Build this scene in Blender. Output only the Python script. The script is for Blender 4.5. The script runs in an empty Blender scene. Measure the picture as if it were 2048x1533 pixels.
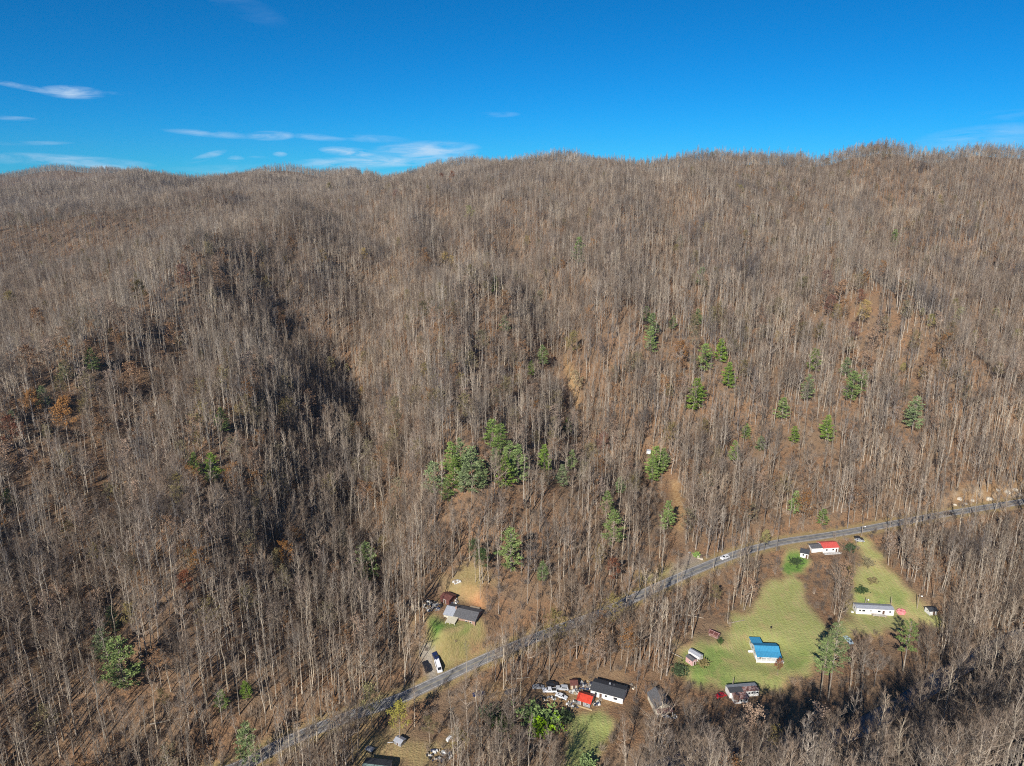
import bpy, math, random
import numpy as np
from mathutils import Vector, Matrix
R = math.radians
rnd = random.Random(7)
npr = np.random.RandomState(11)
C = bpy.context.scene.collection
scene = bpy.context.scene

# ------------------------------------------------------------ camera, sky, sun, exposure
PITCH, FPX, CAMZ = R(16.0), 1420.0, 190.0
cp, sp = math.cos(PITCH), math.sin(PITCH)
cam_d = bpy.data.cameras.new('camera')
cam = bpy.data.objects.new('camera', cam_d); C.objects.link(cam)
cam_d.sensor_width = 36.0; cam_d.lens = 36.0 * FPX / 2048.0
cam_d.clip_start = 1.0; cam_d.clip_end = 20000.0
cam.location = (0, 0, CAMZ); cam.rotation_euler = (R(90) - PITCH, 0, 0)
scene.camera = cam
SUN_AZ, SUN_EL = R(204.6), R(30.0)          # bearing clockwise from +Y
world = bpy.data.worlds.new('World'); scene.world = world; world.use_nodes = True
def px_dir(u, v):
    a, b = (u - 1024) / FPX, -(v - 766.5) / FPX
    d = Vector((a, cp + b * sp, -sp + b * cp)); return d.normalized()
def build_world():
    nt = world.node_tree; nt.nodes.clear()
    N = nt.nodes.new; L = nt.links.new
    out = N('ShaderNodeOutputWorld'); bg = N('ShaderNodeBackground')
    sky = N('ShaderNodeTexSky'); sky.sky_type = 'NISHITA'; sky.sun_disc = False
    sky.sun_elevation = SUN_EL; sky.sun_rotation = SUN_AZ
    sky.altitude = 900; sky.air_density = 0.7; sky.dust_density = 0.0; sky.ozone_density = 10.0
    hs = N('ShaderNodeMix'); hs.data_type = 'RGBA'; hs.blend_type = 'MULTIPLY'; hs.inputs[0].default_value = 1.0
    hs.inputs[7].default_value = (.028, .62, .73, 1); 
    ss = N('ShaderNodeSeparateColor'); L(sky.outputs[0], ss.inputs[0]); sq = N('ShaderNodeMath'); sq.operation = 'MULTIPLY'; L(ss.outputs[0], sq.inputs[0]); L(ss.outputs[0], sq.inputs[1])
    sc_ = N('ShaderNodeCombineColor'); L(sq.outputs[0], sc_.inputs[0]); L(ss.outputs[1], sc_.inputs[1]); L(ss.outputs[2], sc_.inputs[2]); L(sc_.outputs[0], hs.inputs[6])
    tc = N('ShaderNodeTexCoord'); sx = N('ShaderNodeSeparateXYZ'); L(tc.outputs['Generated'], sx.inputs[0])
    def M(op, a, b=None):
        n = N('ShaderNodeMath'); n.operation = op
        for i, q in enumerate((a, b)):
            if q is None: continue
            if isinstance(q, (int, float)): n.inputs[i].default_value = q
            else: L(q, n.inputs[i])
        return n.outputs[0]
    az = M('ARCTAN2', sx.outputs[0], sx.outputs[1]); el = M('ARCSINE', sx.outputs[2])
    cmb = N('ShaderNodeCombineXYZ'); L(M('MULTIPLY', az, 16.0), cmb.inputs[0]); L(M('MULTIPLY', el, 95.0), cmb.inputs[1])
    nz = N('ShaderNodeTexNoise'); nz.inputs['Scale'].default_value = 1.0; nz.inputs['Detail'].default_value = 6.0
    nz.inputs['Roughness'].default_value = 0.6; nz.inputs['Distortion'].default_value = 0.6
    L(cmb.outputs[0], nz.inputs['Vector'])
    tot = None
    # (u, v, half width px, half height px, tilt, strength): cirrus wisps low over the ridge
    for (u, v, w, h, tl, st) in [(50, 175, 75, 5, .16, .5), (145, 185, 50, 11, 0, .75), (215, 186, 45, 3, 0, .2),
            (540, 272, 48, 9, -.03, .7), (425, 268, 85, 7, .06, .38), (640, 275, 55, 7, .05, .4), (750, 278, 70, 8, .03, .22),
            (700, 305, 58, 10, .08, .8), (845, 303, 115, 20, -.05, .72), (770, 322, 190, 13, -.04, .68), (415, 313, 35, 7, -.3, .5),
            (472, 318, 16, 6, 0, .5), (560, 309, 14, 5, 0, .42), (140, 322, 130, 11, .05, .5), (215, 334, 80, 9, .22, .85),
            (50, 320, 50, 9, 0, .3), (60, 287, 65, 4, -.03, .25), (25, 237, 35, 4, 0, .3), (1000, 229, 40, 6, 0, .2),
            (515, 315, 20, 3, 0, .25), (490, 15, 75, 22, .3, .05), (600, 345, 260, 16, 0, .2), (1990, 275, 120, 22, -.05, .25), (2020, 230, 60, 9, 0, .12)]:
        d0 = px_dir(u, v); a0 = math.atan2(d0.x, d0.y); e0 = math.asin(d0.z)
        wa, ha = w / FPX, h / FPX
        da = M('SUBTRACT', az, a0); de = M('SUBTRACT', el, e0)
        de = M('ADD', de, M('MULTIPLY', da, tl))
        q = M('ADD', M('POWER', M('ABSOLUTE', M('DIVIDE', da, wa)), 2.0), M('POWER', M('ABSOLUTE', M('DIVIDE', de, ha)), 2.0))
        m = M('MULTIPLY', M('MAXIMUM', M('SUBTRACT', 1.0, q), 0.0), st)
        tot = m if tot is None else M('MAXIMUM', tot, m)
    ramp = N('ShaderNodeMapRange'); ramp.inputs[1].default_value = .36; ramp.inputs[2].default_value = .62
    L(nz.outputs[0], ramp.inputs[0])
    fac = M('MULTIPLY', tot, ramp.outputs[0]); fac = M('MULTIPLY', fac, 1.0)
    mx = N('ShaderNodeMix'); mx.data_type = 'RGBA'; mx.clamp_factor = True
    L(fac, mx.inputs[0]); L(hs.outputs[2], mx.inputs[6]); mx.inputs[7].default_value = (5.0, 6.2, 7.4, 1)
    L(mx.outputs[2], bg.inputs[0]); bg.inputs[1].default_value = 0.1
    L(bg.outputs[0], out.inputs[0])
build_world()
sun_d = bpy.data.lights.new('sun', 'SUN'); sun = bpy.data.objects.new('sun', sun_d); C.objects.link(sun)
sun_d.energy = 4.6; sun_d.angle = R(0.53); sun_d.color = (1.0, .94, .86)
sdir = Vector((-math.sin(SUN_AZ) * math.cos(SUN_EL), -math.cos(SUN_AZ) * math.cos(SUN_EL), -math.sin(SUN_EL)))
sun.rotation_euler = sdir.to_track_quat('-Z', 'Y').to_euler()
sun.location = (0, 0, 400)
vs = scene.view_settings; vs.view_transform = 'Standard'; vs.look = 'None'; vs.gamma = 1; vs.use_curve_mapping = False
vs.exposure = 0.45
scene.render.engine = 'CYCLES'
scene.cycles.max_bounces = 4; scene.cycles.diffuse_bounces = 2; scene.cycles.glossy_bounces = 2
scene.cycles.transparent_max_bounces = 4; scene.cycles.use_denoising = False
scene.cycles.filter_width = 1.1

# ------------------------------------------------------------ tags and mesh helpers
def tag(o, label=None, cat=None, group=None, kind=None):
    if label: o['label'] = label
    if cat: o['category'] = cat
    if group: o['group'] = group
    if kind: o['kind'] = kind
    return o
class MB:
    def __init__(s): s.v, s.f, s.m = [], [], []
    def add(s, vs, fs, mi=0):
        n = len(s.v); s.v += [tuple(p) for p in vs]; s.f += [tuple(i + n for i in f) for f in fs]; s.m += [mi] * len(fs); return s
    def box(s, x0, x1, y0, y1, z0, z1, mi=0):
        return s.add([(x0,y0,z0),(x1,y0,z0),(x1,y1,z0),(x0,y1,z0),(x0,y0,z1),(x1,y0,z1),(x1,y1,z1),(x0,y1,z1)],
              [(0,3,2,1),(4,5,6,7),(0,1,5,4),(1,2,6,5),(2,3,7,6),(3,0,4,7)], mi)
    def slab(s, a, b, c, d, th, mi=0):      # quad a,b,c,d thickened downwards
        lo = [(p[0], p[1], p[2] - th) for p in (a, b, c, d)]
        return s.add([a, b, c, d] + lo, [(0,1,2,3),(7,6,5,4),(0,4,5,1),(1,5,6,2),(2,6,7,3),(3,7,4,0)], mi)
    def tube(s, p0, p1, r0, r1, n=4, mi=0, cap=False):
        p0, p1 = Vector(p0), Vector(p1); d = p1 - p0
        if d.length < 1e-5: return s
        d.normalize(); a = d.cross(Vector((0, 0, 1)) if abs(d.z) < .95 else Vector((1, 0, 0))).normalized(); b = d.cross(a)
        base = len(s.v)
        for k in range(n):
            q = a * math.cos(2*math.pi*k/n) + b * math.sin(2*math.pi*k/n); s.v.append(tuple(p0 + q * r0))
        if r1 <= 0:
            s.v.append(tuple(p1))
            for k in range(n): s.f.append((base+k, base+(k+1)%n, base+n)); s.m.append(mi)
        else:
            for k in range(n):
                q = a * math.cos(2*math.pi*k/n) + b * math.sin(2*math.pi*k/n); s.v.append(tuple(p1 + q * r1))
            for k in range(n): s.f.append((base+k, base+(k+1)%n, base+n+(k+1)%n, base+n+k)); s.m.append(mi)
            if cap: s.f.append(tuple(base+n+k for k in range(n))); s.m.append(mi)
        return s
    def prism(s, poly, y0, y1, mi=0):       # poly of (x,z) extruded along y
        n = len(poly)
        return s.add([(p[0], y0, p[1]) for p in poly] + [(p[0], y1, p[1]) for p in poly],
              [tuple(range(n))[::-1], tuple(range(n, 2*n))] + [(k, (k+1)%n, n+(k+1)%n, n+k) for k in range(n)], mi)
    def mesh(s, name, mats):
        me = bpy.data.meshes.new(name); me.from_pydata(s.v, [], s.f)
        for m in (mats if isinstance(mats, (list, tuple)) else [mats]): me.materials.append(m)
        if len(me.materials) > 1: me.polygons.foreach_set('material_index', s.m)
        me.update(); return me
    def build(s, name, mats, parent=None, smooth=False):
        me = s.mesh(name, mats)
        if smooth: me.polygons.foreach_set('use_smooth', [True] * len(me.polygons))
        o = bpy.data.objects.new(name, me); C.objects.link(o)
        if parent: o.parent = parent
        return o
def empty(name, loc, rz=0):
    o = bpy.data.objects.new(name, None); C.objects.link(o); o.location = loc; o.rotation_euler = (0, 0, rz)
    o.empty_display_size = .5; return o

# ------------------------------------------------------------ materials
def srgb(r, g, b):
    f = lambda c: (c/255/12.92 if c/255 <= .04045 else ((c/255+.055)/1.055)**2.4); return (f(r), f(g), f(b), 1)
def mat(name, col, rough=.8, var=.15, scale=3.0, metal=0.0, bump=0.0, rand=0.0, col2=None, spec=.3, coord='Object'):
    m = bpy.data.materials.new(name); m.use_nodes = True; nt = m.node_tree; N = nt.nodes.new; L = nt.links.new
    b = nt.nodes['Principled BSDF']; b.inputs['Roughness'].default_value = rough; b.inputs['Metallic'].default_value = metal
    b.inputs['Specular IOR Level'].default_value = spec
    tc = N('ShaderNodeTexCoord'); nz = N('ShaderNodeTexNoise'); nz.inputs['Scale'].default_value = scale; nz.inputs['Detail'].default_value = 4
    L(tc.outputs[coord], nz.inputs['Vector'])
    mx = N('ShaderNodeMix'); mx.data_type = 'RGBA'; c = tuple(col[:3])
    c2 = tuple(col2[:3]) if col2 else tuple(min(1, q * (1 + var)) for q in c); c1 = c if col2 else tuple(q * (1 - var) for q in c)
    mx.inputs[6].default_value = (*c1, 1); mx.inputs[7].default_value = (*c2, 1)
    mr = N('ShaderNodeMapRange'); mr.inputs[1].default_value = .35; mr.inputs[2].default_value = .65
    L(nz.outputs[0], mr.inputs[0]); L(mr.outputs[0], mx.inputs[0]); last = mx.outputs[2]
    if rand:
        oi = N('ShaderNodeObjectInfo'); m2 = N('ShaderNodeMapRange'); m2.inputs[3].default_value = 1 - rand; m2.inputs[4].default_value = 1 + rand
        L(oi.outputs['Random'], m2.inputs[0]); hs = N('ShaderNodeHueSaturation'); L(m2.outputs[0], hs.inputs['Value'])
        m3 = N('ShaderNodeMath'); m3.operation = 'MULTIPLY'; m3.inputs[1].default_value = 7.31; L(oi.outputs['Random'], m3.inputs[0])
        m4 = N('ShaderNodeMath'); m4.operation = 'FRACT'; L(m3.outputs[0], m4.inputs[0])
        m5 = N('ShaderNodeMapRange'); m5.inputs[3].default_value = .75; m5.inputs[4].default_value = 1.2; L(m4.outputs[0], m5.inputs[0]); L(m5.outputs[0], hs.inputs['Saturation'])
        L(last, hs.inputs['Color']); last = hs.outputs[0]
    L(last, b.inputs['Base Color'])
    if bump:
        bp = N('ShaderNodeBump'); bp.inputs['Strength'].default_value = bump; bp.inputs['Distance'].default_value = .2
        L(nz.outputs[0], bp.inputs['Height']); L(bp.outputs[0], b.inputs['Normal'])
    return m
def glassm(name, col):
    m = mat(name, col, rough=.12, var=.1, spec=.6); return m

# ------------------------------------------------------------ terrain: heights from survey points (pixel u, v and axis distance t)
def K(v): return sp + (v - 766.5) / FPX * cp
def FY(v): return cp - (v - 766.5) / FPX * sp
def P(u, v, t): return ((u - 1024) / FPX * t, t * FY(v), CAMZ - t * K(v))
def PZ(u, v, z):
    t = (CAMZ - z) / K(v); return P(u, v, t)
ctrl = []
def col(u, rows):
    for v, t in rows: ctrl.append(P(u, v, t))
col(1500, [(1050, 366), (1000, 382), (900, 415), (800, 450), (700, 495), (600, 550), (500, 615), (400, 700), (340, 800)])
col(1000, [(1150, 312), (1100, 325), (1000, 355), (900, 388), (800, 430), (700, 478), (610, 525), (560, 600), (500, 680), (450, 740), (400, 830), (352, 1000)])
col(2048, [(950, 411), (900, 425), (850, 440), (800, 520), (700, 575), (600, 640), (500, 720), (400, 800), (325, 880)])
col(2400, [(900, 440), (800, 470), (700, 520), (600, 600), (500, 700), (380, 830)])
col(1700, [(950, 398), (900, 413), (800, 447), (700, 490), (600, 530), (560, 590), (500, 655), (400, 745), (328, 830)])
col(1850, [(950, 404), (850, 432), (750, 465), (690, 485), (630, 580), (580, 615), (500, 680), (400, 765), (325, 850)])
col(1950, [(950, 408), (850, 436), (765, 462), (690, 555)])
col(0, [(1533, 222), (1400, 235), (1300, 250), (1200, 265), (1100, 285), (1000, 305), (900, 330), (800, 430), (750, 500), (650, 600), (550, 700), (490, 780), (505, 880), (440, 1100), (412, 1250), (425, 1480), (395, 1750)])
col(-350, [(1400, 215), (1200, 240), (1000, 275), (860, 330), (700, 500), (550, 700), (450, 950)])
col(200, [(1400, 240), (1300, 258), (1200, 275), (1100, 297), (1000, 318), (900, 345), (800, 372), (730, 392), (640, 520), (560, 620)])
col(100, [(850, 350), (700, 490)])
col(400, [(1400, 246), (1300, 266), (1200, 286), (1100, 310), (1000, 336), (900, 366), (800, 398), (700, 435), (600, 480), (525, 525), (480, 700), (440, 860)])
col(600, [(1400, 258), (1300, 280), (1200, 305), (1100, 332), (1000, 362), (900, 398), (800, 440), (700, 505), (600, 560), (500, 625), (450, 680), (415, 950), (390, 1250)])
col(800, [(1200, 302), (600, 575), (500, 640), (450, 700), (400, 800), (385, 860)])
for q in [(800,1130,325),(765,1050,358),(725,950,402),(700,830,462),(650,740,515),(740,600,600),(770,480,700),
          (560,680,505),(500,880,370),(520,780,412),(600,1050,345),(690,1000,372),(660,880,412),(690,1100,338),
          (850,1000,352),(850,900,390),(870,800,432),(850,700,482),(900,640,515),(800,850,440),(830,1100,322),
          (1130,680,525),(1150,780,478),(1165,860,438),(1210,920,412),(1335,955,390),(1350,1050,362),(1380,1110,346),(1050,530,655),
          (1090,620,560),(1250,700,488),(1250,800,448),(1250,600,545),(1200,1000,362),(1200,1100,335),(1100,950,370),(1100,1100,330),(1100,1200,304),
          (1080,800,436),(1300,880,418),(1290,1000,374),(1200,500,625),(1200,400,730),(1300,400,710),(1100,400,780),
          (1100,342,1060),(1150,336,1000),(1230,352,930),(1290,352,890),(1400,338,840),(1600,342,820),(1790,324,845),
          (300,440,850),(150,456,820),(150,472,920),(300,455,960),(420,434,1060),(430,415,920),(150,415,1130),(300,400,1180),(100,388,1260),(200,368,1320),(330,354,1420),(100,404,1540),(200,384,1600),(-200,430,1250),(-200,440,1480),(150,346,2000),(60,352,2000),(0,362,2000),(280,352,1980),(100,374,1820),(-200,365,2000),(340,362,1900),(400,374,1700),(480,364,1650),(560,350,1600),(640,358,1550),(700,355,1500),(760,370,1450),
          (860,354,1300),(930,338,1300),(1000,347,1200),(500,400,1150),(700,400,1000),(800,392,920),
          (100,520,760),(250,520,740),(640,372,1350)]:
    ctrl.append(P(*q))
for (u, v, z) in [(700,1450,2),(900,1400,2),(1000,1400,2),(1200,1400,1),(1500,1400,0),(1300,1250,6),(1500,1200,5),(1600,1150,7),(1750,1150,7),
                  (1748,1235,3),(1950,1150,9),(2048,1100,11),(2000,1200,3),(1530,1310,1),(1390,1320,2),(1200,1480,0),(600,1533,0),(300,1533,5),
                  (900,1533,0),(1400,1300,3),(1650,1250,4),(1860,1230,2),(920,1235,16),(920,1175,20),(880,1320,7),(2200,1150,12)]:
    ctrl.append(PZ(u, v, z))
ROAD_PX = [(400,1560,0),(480,1533,.5),(560,1490,1),(640,1455,1.5),(720,1425,2),(800,1397,3),(880,1360,4),(960,1322,5),(1040,1288,6.5),(1120,1257,8),(1200,1228,9.5),
           (1240,1210,10),(1320,1172,11),(1400,1137,12),(1480,1106,12.5),(1560,1085,13),(1640,1073,13.5),(1720,1060,14),(1800,1045,14.5),(1880,1030,15.5),(1960,1017,16.5),(2048,1003,18),(2160,983,20),(2300,955,23)]
road_pts = [PZ(*q) for q in ROAD_PX]
ctrl += road_pts
# the near bank and the hill on the camera's side of the creek, mostly below the frame
ctrl += [(-180,150,10),(-180,60,25),(-180,-100,60),(0,190,0),(0,130,12),(0,50,45),(0,-100,90),(90,195,0),(90,150,26),(90,80,72),(90,-60,120),
         (200,225,2),(200,175,32),(200,100,84),(200,-60,135),(330,265,8),(330,200,48),(330,100,100),(-300,100,60),(-300,190,35),(60,215,-1),(140,215,-1),(500,200,80),(500,50,120),(-500,200,80),(-500,0,110),
         (-1900,2200,190),(1900,1400,150),(0,2300,120),(900,1300,130),(-1200,2700,150),(1900,500,200),(-1900,600,150),(300,1150,150),(0,1500,150),(-400,2000,150),(560,1050,150),(-900,2200,150)]
# beyond each skyline point the ground falls again
for (u, v, t) in [(1100,342,1060),(1230,352,930),(1400,338,840),(1600,342,820),(1790,324,845),(2048,325,880),(930,338,1300),(560,350,1600),(150,346,2000),(760,370,1450)]:
    x, y, z = P(u, v, t * 1.2); ctrl.append((x, y, P(u, v, t)[2] - 45))
for (u, v, t) in [(800,385,860),(600,450,680),(700,450,700)]:
    x, y, z = P(u, v, t * 1.15); ctrl.append((x, y, P(u, v, t)[2] - 16))
ctrl = np.array(ctrl, float)
def grid_axis(parts):
    a = [parts[0][0]]
    for (_, end, step) in parts:
        n = max(1, int(round((end - a[-1]) / step))); a += list(np.linspace(a[-1], end, n + 1)[1:])
    return np.array(a)
GX = grid_axis([(-2200,-1200,25),(-1200,-500,10),(-500,-260,5),(-260,300,1.7),(300,520,5),(520,1200,12),(1200,2200,25)])
GY = grid_axis([(-200,120,14),(120,190,4),(190,420,1.7),(420,700,4.5),(700,1400,9),(1400,2800,20)])
gx, gy = np.meshgrid(GX, GY)
def rbf(cpts, qx, qy, c=14.0):
    X = cpts[:, :2]; n = len(X)
    d = np.sqrt(((X[:, None] - X[None]) ** 2).sum(-1) + c * c)
    A = np.zeros((n + 3, n + 3)); A[:n, :n] = d - np.eye(n) * 0.6; A[:n, n] = 1; A[:n, n+1:] = X; A[n, :n] = 1; A[n+1:, :n] = X.T
    w = np.linalg.lstsq(A, np.concatenate([cpts[:, 2], [0, 0, 0]]), rcond=None)[0]
    out = w[n] + w[n+1] * qx + w[n+2] * qy
    for i in range(n): out = out + w[i] * np.sqrt((qx - X[i, 0]) ** 2 + (qy - X[i, 1]) ** 2 + c * c)
    return out
def vnoise(x, y, scale, seed):
    r = np.random.RandomState(seed); T = r.rand(256, 256) * 2 - 1
    xs, ys = x / scale + 40.3, y / scale + 17.7
    xi, yi = np.floor(xs).astype(int), np.floor(ys).astype(int); fx, fy = xs - xi, ys - yi
    fx = fx * fx * (3 - 2 * fx); fy = fy * fy * (3 - 2 * fy); g = lambda a, b: T[a % 256, b % 256]
    return (g(xi, yi) * (1 - fx) + g(xi + 1, yi) * fx) * (1 - fy) + (g(xi, yi + 1) * (1 - fx) + g(xi + 1, yi + 1) * fx) * fy
def sstep(x, a, b):
    t = np.clip((x - a) / (b - a), 0, 1); return t * t * (3 - 2 * t)
def seg_dist(x, y, pts):
    best = np.full(np.shape(x), 1e9); bz = np.zeros(np.shape(x)); bd = np.zeros(np.shape(x))
    for (a, b) in zip(pts[:-1], pts[1:]):
        dx, dy = b[0] - a[0], b[1] - a[1]; l2 = dx * dx + dy * dy
        t = np.clip(((x - a[0]) * dx + (y - a[1]) * dy) / l2, 0, 1)
        d = np.hypot(x - a[0] - t * dx, y - a[1] - t * dy); k = d < best
        best = np.where(k, d, best); bz = np.where(k, a[2] + t * (b[2] - a[2]), bz)
    return best, bz
def catmull(pts, n=8):
    out = []; p = [pts[0]] + list(pts) + [pts[-1]]
    for i in range(1, len(p) - 2):
        for k in range(n):
            t = k / n; a, b, c, d = (np.array(q) for q in p[i-1:i+3])
            out.append(tuple(.5 * (2*b + (c-a)*t + (2*a-5*b+4*c-d)*t*t + (3*b-a-3*c+d)*t**3)))
    out.append(tuple(pts[-1])); return out
road_line = catmull(road_pts, 6)
GZ = rbf(ctrl, gx, gy)
rdist, rz = seg_dist(gx, gy, road_pts)
wild = sstep(rdist, 20, 70)
GZ = GZ + vnoise(gx, gy, 22, 1) * 1.3 * wild + vnoise(gx, gy, 55, 2) * 4.2 * wild + vnoise(gx, gy, 130, 3) * 4 * sstep(gy, 380, 600) * wild
far = sstep(gy, 800, 1500) * sstep(-gx, -500, -100)
GZ = GZ + (vnoise(gx, gy, 190, 4) * 26 + vnoise(gx, gy, 90, 5) * 15) * far - 14 * far
def HZ(x, y, Z=None):
    Z = GZ if Z is None else Z
    x = np.asarray(x, float); y = np.asarray(y, float)
    i = np.clip(np.searchsorted(GX, x) - 1, 0, len(GX) - 2); j = np.clip(np.searchsorted(GY, y) - 1, 0, len(GY) - 2)
    fx = np.clip((x - GX[i]) / (GX[i+1] - GX[i]), 0, 1); fy = np.clip((y - GY[j]) / (GY[j+1] - GY[j]), 0, 1)
    return (Z[j, i] * (1-fx) + Z[j, i+1] * fx) * (1-fy) + (Z[j+1, i] * (1-fx) + Z[j+1, i+1] * fx) * fy
def relief(pix, width, amp):
    t_pts = []
    for q in pix: t_pts.append(tuple(ground0(*q)) if len(q) == 2 else P(*q))
    d, _ = seg_dist(gx, gy, catmull(t_pts, 4)); return amp * np.exp(-(d / width) ** 2)
def ground0(u, v):
    ts = np.concatenate([np.arange(120, 700, 3.0), np.arange(700, 3000, 12)]); a, b, c = (u - 1024) / FPX, FY(v), K(v)
    gap = CAMZ - c * ts - HZ(a * ts, b * ts); k = int(np.argmax(gap < 0)) if (gap < 0).any() else len(ts) - 1
    return (a * ts[k], b * ts[k], 0.0)
FEAT = [([(795,1120),(765,1050),(728,950),(705,830),(655,740),(610,680)], 30, -10), ([(705,830),(735,740),(765,650),(778,560),(770,480)], 24, -10), ([(905,560),(885,480),(868,430)], 22, -14), 
  ([(1345,960),(1290,925),(1210,890),(1155,820),(1128,700),(1065,580),(1010,500)], 24, -11), ([(1840,600),(1900,660),(1980,730),(2048,790)], 30, -18), ([(1290,620),(1330,520),(1370,430)], 26, -13), ([(1600,480),(1640,400)], 24, -13), ([(20,760),(100,690),(170,620),(280,560)], 30, -11), ([(640,1110),(600,1010),(560,930)], 20, -6),
  ([(0,865),(100,812),(190,735),(280,645),(400,535),(550,480),(700,445)], 26, 11), ([(480,850),(430,950),(390,1080),(350,1250),(340,1380)], 28, 14), ([(985,600),(900,640),(878,740),(905,880),(970,1010)], 28, 14), ([(1660,500),(1700,575),(1800,655),(1900,730),(2000,820)], 26, 17),
  ([(1400,400),(1440,520),(1440,660),(1480,800)], 28, 13), ([(1060,420),(1120,500),(1180,600),(1230,700)], 26, 11), ([(600,470),(630,560),(640,640)], 20, 7), ([(820,440),(830,540),(800,640)], 20, 6), ([(1200,330),(1240,420),(1260,500)], 26, 12), ([(1900,420),(1940,520)], 26, 13), ([(1780,420),(1800,500),(1790,580)], 24, -12), ([(1120,380),(1150,450),(1170,520)], 22, -11), ([(1010,420),(960,500)], 22, 9), ([(180,1050),(120,1200),(60,1350)], 22, 6), ([(250,1000),(220,1150),(180,1300),(160,1450)], 16, -6),
  ([(545,352,1600),(575,352,1600)], 60, 22), ([(925,340,1300),(940,340,1300)], 50, 20), ([(1100,341,1040),(1150,338,1010)], 36, 9), ([(1500,342,808),(1560,342,812)], 36, 8), ([(1700,330,835),(1800,326,845)], 40, 11), ([(1400,338,840),(1420,338,838)], 22, 6), ([(1940,328,858),(1990,328,865)], 28, 9),
  ([(740,372,1450),(790,372,1450)], 60, -26), ([(1290,352,900),(1310,350,890)], 36, -9), ([(1635,342,822),(1650,342,822)], 22, -9), ([(1865,335,850),(1880,335,850)], 22, -11), ([(1010,348,1180),(1030,346,1160)], 34, -14), ([(640,360,1550),(660,360,1540)], 50, 12),
  ([(0,490,790),(150,456,820),(300,440,860),(430,415,920),(560,398,1000)], 60, 15), ([(0,412,1250),(100,388,1270),(200,368,1320),(330,354,1400)], 85, 26), ([(60,352,2000),(150,345,2000),(290,350,1980)], 130, 22), ([(400,374,1700),(480,368,1680)], 80, -14)]
GZ = GZ + sum(relief(*f) for f in FEAT) * sstep(rdist, 18, 60)
# creek in the shaded hollow
CREEK = [PZ(u, v, z) for (u, v, z) in [(1100,1640,-3.6),(1230,1580,-3.6),(1375,1518,-3.5),(1520,1490,-3.3),(1680,1470,-3.1),(1800,1410,-2.6),(1900,1345,-2),(2000,1290,-1),(2120,1240,.6),(2300,1180,3.5)]]
creek_line = catmull(CREEK, 5)
cd, cz = seg_dist(gx, gy, creek_line)
wc = 1 - sstep(cd, 4, 13)
GZ = GZ * (1 - wc) + np.minimum(GZ, cz - 1.6) * wc
# the crest line of the surveyed ridge: heights along the crest eased onto the survey
CREST = {-64:362,0:362,40:356,75:350,110:347,140:347,170:351,200:350,235:352,256:357,320:364,384:371,448:369,490:364,512:358,545:351,580:350,610:354,640:359,665:356,700:357,730:363,768:374,800:369,832:362,865:353,896:346,930:339,965:343,1000:348,1024:345,1060:341,1088:337,1120:334,1152:336,1190:344,1216:350,1260:352,1300:352,1344:347,1375:341,1408:336,1440:336,1472:340,1500:340,1536:340,1570:341,1600:342,1635:344,1664:338,1700:329,1728:326,1760:321,1792:322,1830:329,1856:334,1885:333,1920:328,1950:324,1984:326,2048:328,2120:330}
def skyline_fix(n):
    us = np.arange(-64, 2121, 16.0); tgt = np.interp(us, list(CREST.keys()), list(CREST.values())) - np.interp(us, [0, 300, 800, 1100, 1400, 2048], [3, 4, 5, 7, 10, 10]); tgt = tgt + (tgt - np.convolve(np.pad(tgt, 8, 'edge'), np.ones(17) / 17, 'valid')) * .35; ys = np.arange(560, 2790, 6.0)
    for _ in range(n):
        T, DZ = [], []
        for u, vt in zip(us, tgt):
            a = (u - 1024) / FPX; z = np.zeros_like(ys) + 190; t = ys * cp
            for _k in range(3): t = ys * cp + (CAMZ - z) * sp; z = HZ(a * t, ys)
            t = ys * cp + (CAMZ - z) * sp; v = 766.5 - FPX * (ys * sp + (z - CAMZ) * cp) / t; k = int(np.argmin(v)); T.append(t[k]); DZ.append((v[k] - vt) * t[k] / FPX / cp)
        tt = gy * cp + (CAMZ - GZ) * sp; uu = 1024 + FPX * gx / np.maximum(tt, 1); ts = np.interp(uu, us, T); dz = np.interp(uu, us, DZ)
        GZ[:] = GZ + dz * np.exp(-(np.log(np.maximum(tt, 50) / ts) / .11) ** 2) * (tt > 450)
skyline_fix(5)
def ground(u, v):                       # where the sight line through a photo pixel meets the ground
    t, last = 120.0, 120.0
    a, b, c = (u - 1024) / FPX, FY(v), K(v)
    ts = np.concatenate([np.arange(120, 700, 1.5), np.arange(700, 3000, 6)])
    gap = CAMZ - c * ts - HZ(a * ts, b * ts)
    k = int(np.argmax(gap < 0)) if (gap < 0).any() else len(ts) - 1
    if k == 0: t = ts[0]
    else:
        g0, g1 = gap[k-1], gap[k]; t = ts[k-1] + (ts[k] - ts[k-1]) * (g0 / (g0 - g1) if g0 != g1 else 0)
    x, y = a * t, b * t
    return Vector((x, y, float(HZ(x, y))))
def ground_many(uv):
    return [ground(u, v) for (u, v) in uv]
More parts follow.
